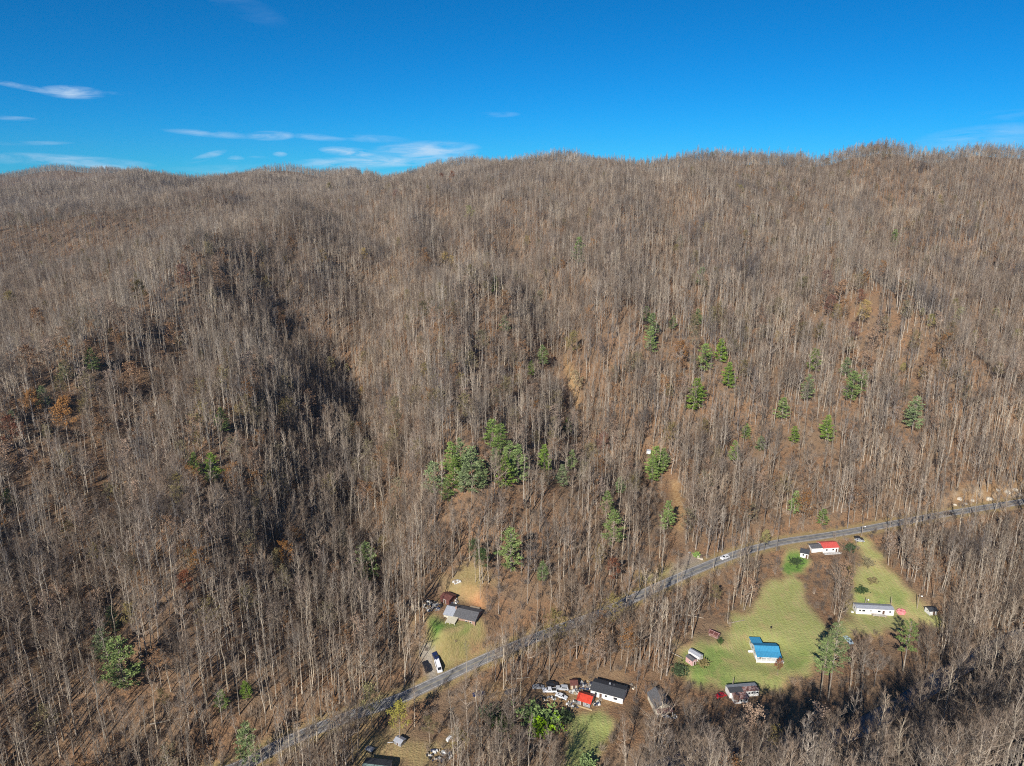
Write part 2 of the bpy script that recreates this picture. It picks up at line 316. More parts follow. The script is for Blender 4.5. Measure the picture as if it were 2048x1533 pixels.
# pads: level spots under buildings (pixel of the centre, radius, blend)
PADS = {}
def pad(key, u, v, r, blend=6, dz=0):
    g = ground(u, v); PADS[key] = g; z = g.z + dz
    d = np.hypot(gx - g.x, gy - g.y); w = 1 - sstep(d, r, r + blend)
    GZ[:] = GZ * (1 - w) + z * w
for q in [('grey', 922, 1236, 11, 6), ('brown', 893, 1203, 5, 4), ('trailerlong', 1212, 1400, 11, 5), ('redshed', 1168, 1412, 5, 4), ('tanshed', 1147, 1378, 4, 4),
          ('blue', 1535, 1318, 9, 7), ('mobile', 1748, 1236, 10, 5), ('rust', 1492, 1397, 9, 5), ('gable', 1325, 1425, 8, 5), ('redroof', 1655, 1104, 8, 4), ('whitegable', 1614, 1112, 5, 3),
          ('pink', 1382, 1325, 5, 4), ('whiteshed', 1866, 1228, 4, 3), ('reddish', 1427, 1272, 4, 3), ('greyshed', 796, 1490, 4, 4), ('bottom', 760, 1556, 9, 4)]:
    pad(*q)
rdist, rz = seg_dist(gx, gy, road_line)
wr = 1 - sstep(rdist, 4.6, 11)
GZ = GZ * (1 - wr) + (rz - .12) * wr
# dug track in the middle ravine: bank on its left
trk = [tuple(g) for g in ground_many([(1350,1085),(1348,1050),(1343,1010),(1338,975),(1330,945),(1318,915),(1300,905)])]
td, tz = seg_dist(gx, gy, trk)
wt = 1 - sstep(td, 2.6, 6.5)
GZ = GZ * (1 - wt) + (tz - 1.4) * wt
# ------------------------------------------------------------ ground cover zones
def poly_w(pix, soft=2.2, wob=2.0):
    pts = [ground(u, v) for (u, v) in pix]; n = len(pts)
    inside = np.zeros(gx.shape, bool); dist = np.full(gx.shape, 1e9)
    x0, x1 = min(p.x for p in pts) - 15, max(p.x for p in pts) + 15; y0, y1 = min(p.y for p in pts) - 15, max(p.y for p in pts) + 15
    i0, i1 = np.searchsorted(GX, [x0, x1]); j0, j1 = np.searchsorted(GY, [y0, y1])
    s = (slice(j0, j1), slice(i0, i1)); X, Y = gx[s], gy[s]
    ins = np.zeros(X.shape, bool); ds = np.full(X.shape, 1e9)
    for k in range(n):
        a, b = pts[k], pts[(k+1) % n]
        c = ((a.y > Y) != (b.y > Y)) & (X < (b.x - a.x) * (Y - a.y) / ((b.y - a.y) or 1e-9) + a.x); ins ^= c
        dx, dy = b.x - a.x, b.y - a.y; t = np.clip(((X-a.x)*dx + (Y-a.y)*dy) / (dx*dx + dy*dy + 1e-9), 0, 1)
        ds = np.minimum(ds, np.hypot(X - a.x - t*dx, Y - a.y - t*dy))
    sd = np.where(ins, ds, -ds) + vnoise(X, Y, 5, 9) * wob + vnoise(X, Y, 14, 19) * wob
    w = np.zeros(gx.shape); w[s] = sstep(sd, -soft, soft); return w
Z1 = np.zeros(gx.shape + (4,)); Z2 = np.zeros(gx.shape + (4,)); Z1[..., 3] = 1; Z2[..., 3] = 1
def paint(Z, ch, w, val=1.0): Z[..., ch] = Z[..., ch] * (1 - w) + val * w
OPEN = []     # photo-pixel polygons kept clear of trees, with the share of trees that may stay
FIELD1 = [(1588,1142),(1604,1165),(1622,1225),(1648,1262),(1700,1275),(1680,1300),(1630,1345),(1560,1372),(1440,1375),(1375,1352),(1398,1325),(1432,1285),(1470,1240),(1540,1165)]
FIELD2 = [(1722,1082),(1755,1098),(1790,1145),(1830,1200),(1868,1226),(1880,1240),(1800,1252),(1700,1272),(1672,1266),(1715,1205),(1718,1140)]
LAWN1 = [(858,1238),(905,1255),(955,1256),(958,1290),(935,1330),(893,1352),(884,1322),(862,1280)]
YARDR = [(1572,1098),(1600,1104),(1622,1118),(1612,1150),(1568,1152),(1563,1120)]
YARDL = [(1140,1436),(1200,1424),(1236,1446),(1205,1495),(1130,1540),(1148,1490)]
CLEAR3 = [(745,1465),(840,1462),(890,1478),(880,1540),(690,1540),(715,1505)]
JUNK = [(1058,1362),(1140,1354),(1245,1356),(1255,1412),(1200,1432),(1130,1424),(1062,1402)]
STRIP = [(925,1378),(1000,1366),(1062,1362),(1062,1392),(1000,1402),(930,1404)]
paint(Z1, 0, poly_w(FIELD1, 3.5, 2.8)); paint(Z1, 1, poly_w(FIELD1, 8, 6), .42)
paint(Z1, 0, poly_w(FIELD2, 3.5, 2.4)); paint(Z1, 1, poly_w(FIELD2, 8, 6), .4)
for p in ([(1385,1300),(1440,1282),(1470,1330),(1440,1352),(1380,1350)], [(1560,1318),(1620,1296),(1640,1330),(1570,1350)], [(1725,1193),(1800,1195),(1822,1215),(1730,1212)], [(1490,1362),(1360,1300),(1352,1350),(1400,1372)]):
    w = poly_w(p, 5, 3); paint(Z1, 1, w, .78); paint(Z1, 0, w, 1)
w = poly_w(LAWN1, 2.5, 4); paint(Z1, 0, w, .6); paint(Z1, 1, w, .6); paint(Z1, 2, w, .5)
w = poly_w([(858,1240),(905,1252),(945,1262),(930,1290),(890,1300),(866,1282)], 3, 1); paint(Z1, 1, w, 1.0); paint(Z1, 0, w, 1)
w = poly_w(YARDR); paint(Z1, 0, w); paint(Z1, 1, w, .95)
w = poly_w(YARDL); paint(Z1, 0, w); paint(Z1, 1, w, .5)
w = poly_w([(1462,1330),(1560,1330),(1590,1380),(1500,1380)], 4, 4); paint(Z1, 0, w, .8); paint(Z1, 1, w, .6)
w = poly_w(CLEAR3, 4, 4); paint(Z1, 0, w, .35); paint(Z1, 2, w, .35)
w = poly_w([(870,1300),(960,1295),(990,1318),(900,1352)], 4, 4); paint(Z1, 0, w, .45); paint(Z1, 1, w, .45)
w = poly_w([(925,1180),(942,1172),(965,1188),(978,1212),(962,1222),(945,1206)], 2, 1.5); paint(Z1, 2, w, 1.0); paint(Z2, 2, w, 1)
w = poly_w([(905,1150),(960,1130),(985,1165),(935,1180),(900,1195)], 5, 4); paint(Z1, 0, w, .3); paint(Z1, 1, w, .5); paint(Z1, 2, w, .6)
for p in ([(1130,715),(1142,735),(1160,800),(1160,870),(1150,880),(1148,800),(1136,760)], [(1340,960),(1358,960),(1368,1010),(1362,1062),(1350,1050)]):
    w = poly_w(p, 2.5, 1.2); paint(Z1, 2, w, 1.0)
w = poly_w(JUNK, 3, 3); paint(Z1, 2, w, .65); w = poly_w(STRIP, 3, 3); paint(Z1, 2, w, .8)
w = poly_w([(1345,1130),(1375,1102),(1405,1118),(1392,1150),(1340,1165)], 2, 1.5); paint(Z2, 0, w, .6)
w = poly_w([(1282,1158),(1345,1128),(1365,1150),(1330,1168)], 3, 2); paint(Z1, 0, w, .6); paint(Z1, 1, w, .3); 
dd, _ = seg_dist(gx, gy, [tuple(ground(*q)) for q in [(872,1366),(864,1348),(858,1325),(852,1300)]])
w = 1 - sstep(dd, 1.6, 3.0); paint(Z2, 0, w, .85)
w = poly_w([(1700,1268),(1740,1252),(1800,1255),(1745,1282)], 3, 2); paint(Z1, 2, w, .5)
w = poly_w([(1870,1012),(1900,992),(1960,972),(2048,960),(2048,990),(1970,1005)], 3, 3); paint(Z1, 2, w, .6); paint(Z2, 1, w * sstep(vnoise(gx, gy, 3, 31), 0, .5), .7)
dd, _ = seg_dist(gx, gy, road_line); w = (1 - sstep(dd, 4.2, 6.5)); paint(Z1, 0, w, .35); paint(Z1, 2, w, .35)
w = (1 - sstep(cd, 9, 14)); paint(Z2, 1, w * .4, .3)
litter_c = sstep(vnoise(gx, gy, 70, 40) + .5 * vnoise(gx, gy, 25, 41), -.7, .8)
def ground_material():
    m = bpy.data.materials.new('leaf_litter_and_grass'); m.use_nodes = True; nt = m.node_tree; N = nt.nodes.new; L = nt.links.new
    b = nt.nodes['Principled BSDF']; b.inputs['Roughness'].default_value = .95; b.inputs['Specular IOR Level'].default_value = .1
    tc = N('ShaderNodeTexCoord')
    def noise(sc, det=4, dist=0.0):
        n = N('ShaderNodeTexNoise'); n.inputs['Scale'].default_value = sc; n.inputs['Detail'].default_value = det; n.inputs['Distortion'].default_value = dist
        L(tc.outputs['Object'], n.inputs['Vector']); return n.outputs[0]
    def rng(s, a, c):
        r = N('ShaderNodeMapRange'); r.inputs[1].default_value = a; r.inputs[2].default_value = c; L(s, r.inputs[0]); return r.outputs[0]
    def mix(f, a, c, op='MIX'):
        x = N('ShaderNodeMix'); x.data_type = 'RGBA'; x.blend_type = op
        if isinstance(f, float): x.inputs[0].default_value = f
        else: L(f, x.inputs[0])
        for i, q in ((6, a), (7, c)):
            if isinstance(q, tuple): x.inputs[i].default_value = (*q, 1)
            else: L(q, x.inputs[i])
        return x.outputs[2]
    at1 = N('ShaderNodeAttribute'); at1.attribute_name = 'zone'; s1 = N('ShaderNodeSeparateColor'); L(at1.outputs['Color'], s1.inputs[0])
    at2 = N('ShaderNodeAttribute'); at2.attribute_name = 'zone_b'; s2 = N('ShaderNodeSeparateColor'); L(at2.outputs['Color'], s2.inputs[0])
    lit = mix(rng(noise(.9, 5), .35, .65), (.135, .08, .045), (.28, .15, .078))
    lit = mix(rng(noise(.06, 4, 1.0), .4, .62), lit, (.18, .12, .075))
    lit = mix(rng(noise(9.0, 3), .5, .7), lit, (.36, .25, .15)); lit = mix(rng(noise(.35, 4, 2.0), .56, .66), lit, (.085, .06, .045))
    lit = mix(rng(noise(4.0, 3), .55, .75), lit, (.34, .235, .15))
    lit = mix(rng(noise(2.2, 3), .6, .7), lit, (.06, .042, .03))
    dry = mix(rng(noise(.8, 5), .35, .65), (.27, .155, .07), (.42, .29, .15))
    orange = mix(rng(noise(1.2, 4), .35, .65), (.42, .20, .085), (.55, .30, .15))
    dry = mix(s2.outputs[2], dry, orange)
    # mown grass: olive to bright green, with faint mower swathes
    wv = N('ShaderNodeTexWave'); wv.inputs['Scale'].default_value = .16; wv.inputs['Distortion'].default_value = 7.0; wv.inputs['Detail'].default_value = 2.0
    wv.inputs['Detail Scale'].default_value = .25; L(tc.outputs['Object'], wv.inputs['Vector'])
    olive = mix(rng(noise(.25, 5), .35, .65), (.47, .415, .155), (.60, .46, .235))
    olive = mix(rng(wv.outputs[0], .3, 1.0), olive, (.52, .47, .20))
    green = mix(rng(noise(.6, 5), .35, .65), (.07, .19, .03), (.16, .28, .06))
    gr = mix(s1.outputs[1], olive, green)
    gr = mix(rng(noise(3.5, 3), .3, .8), gr, mix(.35, gr, (.16, .16, .06)))
    gr = mix(rng(noise(.11, 4, .6), .55, .7), gr, mix(.5, gr, (.44, .30, .16)))
    gravel = mix(rng(noise(5.0, 4), .35, .65), (.25, .22, .18), (.42, .38, .32))
    rock = mix(rng(noise(2.0, 5), .35, .65), (.25, .20, .14), (.46, .38, .28))
    c = mix(s1.outputs[2], lit, dry); c = mix(s1.outputs[0], c, gr); c = mix(s2.outputs[0], c, gravel); c = mix(s2.outputs[1], c, rock)
    L(c, b.inputs['Base Color'])
    bp = N('ShaderNodeBump'); bp.inputs['Strength'].default_value = .9; bp.inputs['Distance'].default_value = .5; L(noise(1.6, 5), bp.inputs['Height']); L(bp.outputs[0], b.inputs['Normal'])
    return m
def build_ground():
    ny, nx = gx.shape; me = bpy.data.meshes.new('ground')
    co = np.stack([gx, gy, GZ], -1).reshape(-1, 3)
    idx = np.arange(nx * ny).reshape(ny, nx)
    q = np.stack([idx[:-1, :-1], idx[:-1, 1:], idx[1:, 1:], idx[1:, :-1]], -1).reshape(-1, 4)
    me.vertices.add(len(co)); me.vertices.foreach_set('co', co.ravel())
    me.loops.add(q.size); me.loops.foreach_set('vertex_index', q.ravel().astype(np.int32))
    me.polygons.add(len(q)); me.polygons.foreach_set('loop_start', (np.arange(len(q)) * 4).astype(np.int32))
    me.polygons.foreach_set('use_smooth', np.ones(len(q), bool)); me.update(calc_edges=True)
    for nm, Z in (('zone', Z1), ('zone_b', Z2)):
        a = me.color_attributes.new(nm, 'FLOAT_COLOR', 'POINT'); a.data.foreach_set('color', Z.reshape(-1).astype(np.float32))
    me.materials.append(ground_material())
    o = bpy.data.objects.new('ground', me); C.objects.link(o)
    tag(o, 'steep leaf-strewn mountainside with mown fields in the valley', kind='structure')
build_ground()
def strip(name, line, w0, w1, dz, m, dash=None, thick=0.0):
    mb = MB(); pts = [Vector(p) for p in line]; L_, R_ = [], []
    for i, p in enumerate(pts):
        d = (pts[min(i+1, len(pts)-1)] - pts[max(i-1, 0)]); d.z = 0; d.normalize(); n = Vector((-d.y, d.x, 0))
        L_.append(p + n * w0 + Vector((0, 0, dz))); R_.append(p + n * w1 + Vector((0, 0, dz)))
    vs = L_ + R_; n = len(pts); fs = [(i, n + i, n + i + 1, i + 1) for i in range(n - 1)]
    if thick:
        vs = vs + [p - Vector((0, 0, thick)) for p in L_ + R_]
        fs += [(i, i + 1, 2*n + i + 1, 2*n + i) for i in range(n - 1)] + [(n + i + 1, n + i, 3*n + i, 3*n + i + 1) for i in range(n - 1)]
    mb.add(vs, fs); return mb.build(name, m)
asphalt = mat('asphalt', (.15, .15, .15), .9, scale=.5, var=.25, col2=(.26, .25, .24), coord='Object')
linew = mat('road_paint_white', (.62, .60, .56), .7, scale=2, var=.25); liney = mat('road_paint_yellow', (.42, .37, .24), .7, scale=2, var=.25)
rd = strip('road', road_line, -2.5, 2.5, .03, asphalt, thick=.25); tag(rd, 'two-lane asphalt road climbing along the foot of the mountain', kind='structure')
for nm, a, b_, mm in (('edge_line', -2.35, -2.17, linew), ('edge_line', 2.17, 2.35, linew), ('centre_line', -.22, -.08, liney), ('centre_line', .08, .22, liney)):
    o = strip(nm, road_line, a, b_, .036, mm); o.parent = rd
gravelm = mat('roadside_gravel', (.24, .21, .17), .95, scale=4, col2=(.36, .31, .25))
for s in (-1, 1):
    o = strip('verge', road_line, min(s*2.5, s*3.0), max(s*2.5, s*3.0), -.05, gravelm, thick=.2); tag(o, 'gravel verge beside the asphalt road', kind='structure')
water = mat('creek_water', (.022, .035, .06), .07, scale=.4, col2=(.035, .05, .075), spec=.7, bump=.15)
o = strip('creek', creek_line, -3.6, 3.6, -.4, water); tag(o, 'dark shaded mountain creek under bare trees', kind='structure')

# ------------------------------------------------------------ building materials
white = mat('white_paint', (.78, .78, .76), .6, scale=1.5, var=.06); offwhite = mat('cream_paint', (.62, .58, .47), .7, scale=1.2, var=.14)
trim = mat('white_trim', (.8, .8, .78), .5, var=.05); glass = glassm('window_glass', (.03, .035, .045))
greymetal = mat('galvanised_roof', (.34, .36, .39), .45, scale=1.0, var=.15, metal=.3); lightmetal = mat('pale_metal_roof', (.44, .46, .50), .45, scale=1.5, var=.12, metal=.2)
darkshingle = mat('dark_shingle', (.055, .058, .065), .85, scale=4, var=.3); greyshingle = mat('grey_shingle', (.12, .12, .125), .85, scale=3, var=.3)
bluemetal = mat('blue_metal_roof', (.06, .30, .50), .85, scale=1.2, var=.08, spec=.08); redmetal = mat('red_metal_roof', (.58, .065, .035), .5, scale=1.2, var=.14)
redmetal2 = mat('coral_metal_roof', (.62, .11, .09), .5, scale=1.2, var=.1)
rust = mat('rusty_metal', (.16, .055, .04), .8, scale=1.6, col2=(.36, .27, .25)); rustbrown = mat('brown_tin', (.14, .055, .045), .7, scale=1.5, var=.25)
tan = mat('tan_boards', (.50, .40, .28), .8, scale=2, var=.15); wood = mat('weathered_wood', (.30, .24, .18), .85, scale=3, var=.3); freshwood = mat('yellow_lumber', (.58, .44, .24), .8, scale=3, var=.2)
pinkm = mat('pink_paint', (.62, .38, .37), .7, scale=2, var=.1); stonem = mat('pale_stone', (.50, .45, .37), .9, scale=2, var=.25)
brick = mat('faded_brick', (.34, .22, .17), .85, scale=2.5, var=.2); dark = mat('dark_interior', (.03, .028, .025), .9)
cream = mat('cream_metal', (.58, .53, .40), .6, scale=1.5, var=.1); greenbox = mat('teal_metal_roof', (.17, .24, .22), .6, scale=1.5, var=.15)
polewood = mat('pole_wood', (.36, .30, .24), .85, scale=3, var=.2)
concrete = mat('concrete', (.42, .40, .37), .9, scale=2, var=.12)
def frame_px(p1, p2, pix=True, dz=0.0):
    a, b = ground(*p1), ground(*p2); m = (a + b) / 2; w = math.hypot(b.x - a.x, b.y - a.y); rz = math.atan2(b.y - a.y, b.x - a.x)
    return Vector((m.x, m.y, min(a.z, b.z) + dz)), rz, w
def gable(name, label, cat, p1, p2, depth, wh, rh, wallm, roofm, ridge='x', windows=(), door=None, over=.35, group=None, w=None, roof2=None, found=None, sink=.6, ribs=0, back=None, front_roof=None):
    loc, rz, ww = frame_px(p1, p2); w = w or ww; root = tag(empty(name, loc, rz), label, cat, group); h = w / 2
    mb = MB()
    if ridge == 'x':
        mb.add([(-h,0,-sink),(h,0,-sink),(h,depth,-sink),(-h,depth,-sink),(-h,0,wh),(h,0,wh),(h,depth,wh),(-h,depth,wh),(-h,depth/2,wh+rh),(h,depth/2,wh+rh)],
               [(0,1,5,4),(2,3,7,6),(1,2,6,9,5),(3,0,4,8,7),(0,3,2,1),(4,5,9,8),(6,7,8,9)])
    else:
        mb.add([(-h,0,-sink),(h,0,-sink),(h,depth,-sink),(-h,depth,-sink),(-h,0,wh),(h,0,wh),(h,depth,wh),(-h,depth,wh),(0,0,wh+rh),(0,depth,wh+rh)],
               [(0,1,5,8,4),(2,3,7,9,6),(1,2,6,5),(3,0,4,7),(0,3,2,1),(4,8,9,7),(5,6,9,8)])
    mb.build('wall', wallm, root)
    sl = rh / (depth/2 if ridge == 'x' else h); e = over; z0 = wh - e * sl + .06; zt = wh + rh + .06
    if ridge == 'x': sides = [((-h-e,-e,z0),(h+e,-e,z0),(h+e,depth/2,zt),(-h-e,depth/2,zt)), ((h+e,depth+e,z0),(-h-e,depth+e,z0),(-h-e,depth/2,zt),(h+e,depth/2,zt))]
    else: sides = [((-h-e,-e,z0),(0,-e,zt),(0,depth+e,zt),(-h-e,depth+e,z0)), ((0,-e,zt),(h+e,-e,z0),(h+e,depth+e,z0),(0,depth+e,zt))]
    for k, q in enumerate(sides):
        mb = MB().slab(*q, .12)
        if ribs:
            n = ribs; a, b, c, d = (Vector(p) for p in q)
            for i in range(n + 1):
                t = (i + .02) / (n + .04)
                lo, hi = (a.lerp(b, t), d.lerp(c, t)) if ridge == 'x' else (a.lerp(d, t), b.lerp(c, t))
                mb.tube(lo + Vector((0,0,.02)), hi + Vector((0,0,.02)), .05, .05, 3)
        mb.build('roof', roofm if k == 0 else (roof2 or roofm), root)
    for (side, a, zc, sw, sh) in windows:         # side f front / l left / r right
        add_window(root, side, a, zc, sw, sh, h, depth)
    if door:
        side, a, dw, dh = door
        add_window(root, side, a, dh/2, dw, dh, h, depth, 'door', door_mat)
    return root, h
door_mat = mat('brown_door', (.12, .07, .05), .6)
def add_window(root, side, a, zc, sw, sh, h, depth, nm='window', gm=None):
    mb, fr = MB(), MB(); x0, x1, z0, z1 = a - sw/2, a + sw/2, zc - sh/2, zc + sh/2
    def put(m_, x0, x1, z0, z1, d0, d1):
        if side == 'f': m_.box(x0, x1, -d1, -d0, z0, z1)
        elif side == 'l': m_.box(-h - d1, -h - d0, x0, x1, z0, z1)
        else: m_.box(h + d0, h + d1, x0, x1, z0, z1)
    put(mb, x0, x1, z0, z1, -.02, .03); g = mb.build(nm, gm or glass, root)
    for (q0, q1, q2, q3) in ((x0-.1, x1+.1, z1, z1+.1), (x0-.1, x1+.1, z0-.1, z0), (x0-.1, x0, z0, z1), (x1, x1+.1, z0, z1)):
        put(fr, q0, q1, q2, q3, -.02, .06)
    fr.build('frame', trim, g)
def railing(root, x0, x1, y, z, n, m, hgt=.95, name='railing'):
    mb = MB(); mb.box(x0, x1, y-.04, y+.04, z+hgt-.08, z+hgt); mb.box(x0, x1, y-.03, y+.03, z+.1, z+.17)
    for i in range(n + 1):
        x = x0 + (x1 - x0) * i / n; mb.box(x-.035, x+.035, y-.035, y+.035, z, z+hgt-.08)
    return mb.build(name, m, root)
def post(root, x, y, z0, z1, m, r=.08, name='post'):
    return MB().box(x-r, x+r, y-r, y+r, z0, z1).build(name, m, root)

# 1 blue-roofed house
loc, rz, w = frame_px((1512.4, 1326), (1561, 1328)); h = w / 2
br = tag(empty('blue_roof_house', loc, rz), 'white house with bright blue metal roof and railed front porch in the mown field', 'house')
mb = MB()
mb.add([(-h+.3,2.5,-.8),(h-.3,2.5,-.8),(h-.3,8.2,-.8),(-h+.3,8.2,-.8),(-h+.3,2.5,3.55),(h-.3,2.5,3.55),(h-.3,8.2,3.4),(-h+.3,8.2,3.4),(-h+.3,4.7,4.6),(h-.3,4.7,4.6)],
       [(0,1,5,4),(2,3,7,6),(1,2,6,9,5),(3,0,4,8,7),(4,5,9,8),(6,7,8,9)])
mb.box(-h+.3, -h+4.1, 8.2, 12.2, -.8, 3.15).build('wall', white, br)
def ribbed(a, b, c, d, n, m, nm='roof'):
    mb = MB().slab(a, b, c, d, .1); a, b, c, d = map(Vector, (a, b, c, d))
    for i in range(n + 1): mb.tube(a.lerp(b, i/n) + Vector((0,0,.02)), d.lerp(c, i/n) + Vector((0,0,.02)), .045, .045, 3)
    return mb.build(nm, m, br)
ribbed((-h-.1,-.3,3.05),(h+.15,-.3,3.05),(h+.15,2.6,3.75),(-h-.1,2.6,3.75), 16, bluemetal, 'porch_roof')
ribbed((-h-.1,2.6,3.8),(h+.15,2.6,3.8),(h+.15,4.7,4.9),(-h-.1,4.7,4.9), 16, bluemetal)
ribbed((-h-.1,4.7,4.9),(h+.15,4.7,4.9),(h+.15,8.5,3.5),(-h-.1,8.5,3.5), 16, bluemetal)
ribbed((-h-.1,8.2,3.62),(-h+4.4,8.2,3.62),(-h+4.4,12.6,3.3),(-h-.1,12.6,3.3), 6, bluemetal)
MB().box(-h, h, 0, 2.5, .75, .9).build('porch_floor', white, br)
MB().box(-h+.1, h-.1, .08, .14, .1, .74).build('porch_skirting', white, br)
for i in range(6): post(br, -h+.12+(w-.24)*i/5, .12, -.3, 3.05, trim, .09)
railing(br, -h, h, .1, .9, 34, trim)
for i in range(4): MB().box(h, h+.3+.35*(3-i), .3, 1.5, -.2, .9-.2*(i+1)+.18).build('step', white, br)
MB().slab((h+.05,.3,1.8),(h+1.6,.3,.7),(h+1.6,.38,.7),(h+.05,.38,1.8), .1).build('handrail', trim, br)
for x in (-3.6, -.9, 3.3):
    g = MB().box(x-.55, x+.55, 2.44, 2.52, 1.6, 2.8).build('window', glass, br)
    MB().box(x-.65, x+.65, 2.46, 2.49, 1.5, 1.59).box(x-.65, x+.65, 2.46, 2.49, 2.81, 2.9).box(x-.65, x-.56, 2.46, 2.49, 1.59, 2.81).box(x+.56, x+.65, 2.46, 2.49, 1.59, 2.81).build('frame', trim, g)
MB().box(1.0, 1.95, 2.44, 2.52, .9, 2.95).build('door', door_mat, br)
for y in (4.2, 7.0, 10.2):
    MB().box(-h+.22, -h+.29, y-.5, y+.5, 1.7, 2.8).build('window', glass, br)
MB().box(-3.2,-2.2,1.2,1.9,.9,1.35).build('bench', wood, br)

# 2 white mobile home with deck
mh, h = gable('mobile_home', 'long white single-wide mobile home standing in the second mown field', 'mobile home', (1712, 1228), (1787, 1232), 4.4, 2.9, .45, white, lightmetal,
    windows=[('f',-6.6,1.85,.8,.9),('f',-5.0,1.85,1.3,.9),('f',-1.9,1.9,.6,.6),('f',1.7,1.85,1.2,.9),('f',6.4,1.85,.8,.8),('l',2.2,1.9,1,.9)], door=('f',3.6,.95,2.3), over=.12, roof2=greymetal)
MB().box(-1.6, 3.9, -2.0, -.05, .55, .68).build('deck', wood, mh); railing(mh, -1.6, 3.9, -1.96, .68, 12, trim)
for x in (-1.5, 1.2, 3.8): post(mh, x, -1.9, -.4, .55, freshwood)
for k in range(3): MB().box(4.0+.3*k, 4.3+.3*k, -1.6, -.5, -.3, .5-.17*k).build('step', wood, mh)
MB().box(-9.9,-8.9,.6,1.4,-.2,.5).build('propane_box', trim, mh)
for (u, v, v2, lb, lamp) in [(1730,1211,1196,'wooden utility pole behind left end of white mobile home',1),(1734.5,1211,1203,'short wooden post behind left end of white mobile home',0),
        (1781,1212,1194,'grey utility pole behind right half of white mobile home',0),(1834,1218,1189,'tall pale light pole right of the mobile home field',1),
        (1723,1072,1051,'roadside light pole with white lamp above red-roofed house',1),(1056,1305,1280,'thin utility pole beside road bend below grey-roofed farmhouse',0),
        (1465,1375,1357,'weathered pole behind rusty-roofed trailer house',0)]:
    g = ground(u, v); t = (g.y * cp + (CAMZ - g.z) * sp); hgt = (v - v2) * t / FPX / .86
    r = tag(empty('utility_pole', g), lb, 'pole', 'poles in the valley yards'); MB().tube((0,0,-.4),(0,0,hgt), .17, .12, 7, cap=True).build('pole_shaft', polewood, r)
    if lamp:
        MB().tube((0,0,hgt-1.0),(.9,-.5,hgt-.7), .05, .05, 4).build('lamp_arm', greymetal, r)
        MB().tube((.9,-.5,hgt-.95),(.9,-.5,hgt-.55), .42, .22, 8, cap=True).build('lamp_head', trim, r)
    elif hgt > 5: MB().box(-1.1,1.1,-.07,.07,hgt-.8,hgt-.62).build('crossarm', polewood, r)
ws, h = gable('garden_shed', 'small white shed with dark roof right of the mobile home', 'shed', (1858.5, 1231.5), (1873.5, 1230.5), 3.4, 2.3, .7, white, darkshingle, windows=[('l',1.7,1.5,.6,.7)], door=('f',.2,.9,1.9), group='sheds in the valley')

# 3 rusty trailer house
rt, h = gable('trailer_house', 'white trailer house with streaked rusty and black roof near red car', 'house', (1459, 1397), (1517, 1392), 4.2, 2.6, .4, white, rust, roof2=greymetal,
    windows=[('f',2.0,1.6,.8,.8),('f',3.2,1.6,.8,.8),('f',5.2,1.6,.9,.8)], over=.15)
MB().slab((-h-.12,-.3,2.72),(-h+5.4,-.3,2.72),(-h+5.4,2.12,3.2),(-h-.12,2.12,3.2), .06).build('roof', darkshingle, rt)['label'] = 'black patched left half of roof'
a0 = MB().box(-h+.6, -h+5.9, -3.2, -.03, -.6, 2.05).build('annex', white, rt)
MB().slab((-h+.4,-3.5,2.1),(-h+6.1,-3.5,2.1),(-h+6.1,-.2,2.68),(-h+.4,-.2,2.68), .1).build('roof', rust, a0)
for x in (1.4, 2.6, 4.6): MB().box(-h+.6+x-.3, -h+.6+x+.3, -3.25, -3.17, .9, 1.7).build('window', glass, a0)

# 4 grey farmhouse
gf, h = gable('farmhouse', 'rambling farmhouse with grey roof, cream porch and cluttered deck by bright lawn', 'house', (888, 1234), (950, 1255), 8.2, 2.9, 1.5, brick, greyshingle, roof2=greyshingle,
    windows=[('f',3.2,1.6,1.1,1.0),('f',5.0,1.6,.9,1.0),('f',-4.4,1.6,1.0,1.0),('r',2.6,1.6,.9,1)], door=('f',-1.6,.95,2.1), over=.3)
MB().slab((-h-.35,-.35,2.98),(-h+4.2,-.35,2.98),(-h+4.2,4.1,4.6),(-h-.35,4.1,4.6), .07).build('roof', lightmetal, gf)['label'] = 'bright galvanised left section of roof'
MB().box(-h-.05,-h+4.4,-.12,-.02,-.5,2.85).build('siding', offwhite, gf)
MB().slab((-4.6,-4.0,2.35),(-.4,-4.0,2.35),(-.4,-.1,2.95),(-4.6,-.1,2.95), .08).build('porch_roof', cream, gf)
MB().box(-7.4,.2,-4.2,-.13,.35,.5).build('deck', wood, gf); railing(gf, -7.4, .2, -4.15, .5, 16, wood)
MB().box(-7.3,.1,-4.13,-4.07,-.6,.34).build('deck_skirting', offwhite, gf)
for x in (-4.5, -2.5, -.5): post(gf, x, -3.9, -.4, 2.35, trim)
for x, c in ((-6.6, 0), (-5.7, 1), (-4.9, 2), (-3.4, 0), (-1.6, 1)): MB().box(x-.3,x+.3,-3.2,-2.5,.5,1.1+.15*c).build('patio_chair', [freshwood, dark, rust][c], gf)
MB().slab((.8,8.3,2.7),(5.2,8.3,2.7),(5.2,10.4,2.3),(.8,10.4,2.3), .08).build('rear_porch_roof', tan, gf)
MB().box(-3.2,-2.5,3.2,3.9,4.2,5.3).build('chimney', brick, gf)
gable('brown_shed', 'brown tin-roofed shed behind the grey farmhouse', 'shed', (881, 1204), (898, 1211), 4.8, 2.4, .7, rustbrown, rustbrown, group='sheds in the valley', door=('f',0,1.2,1.9))

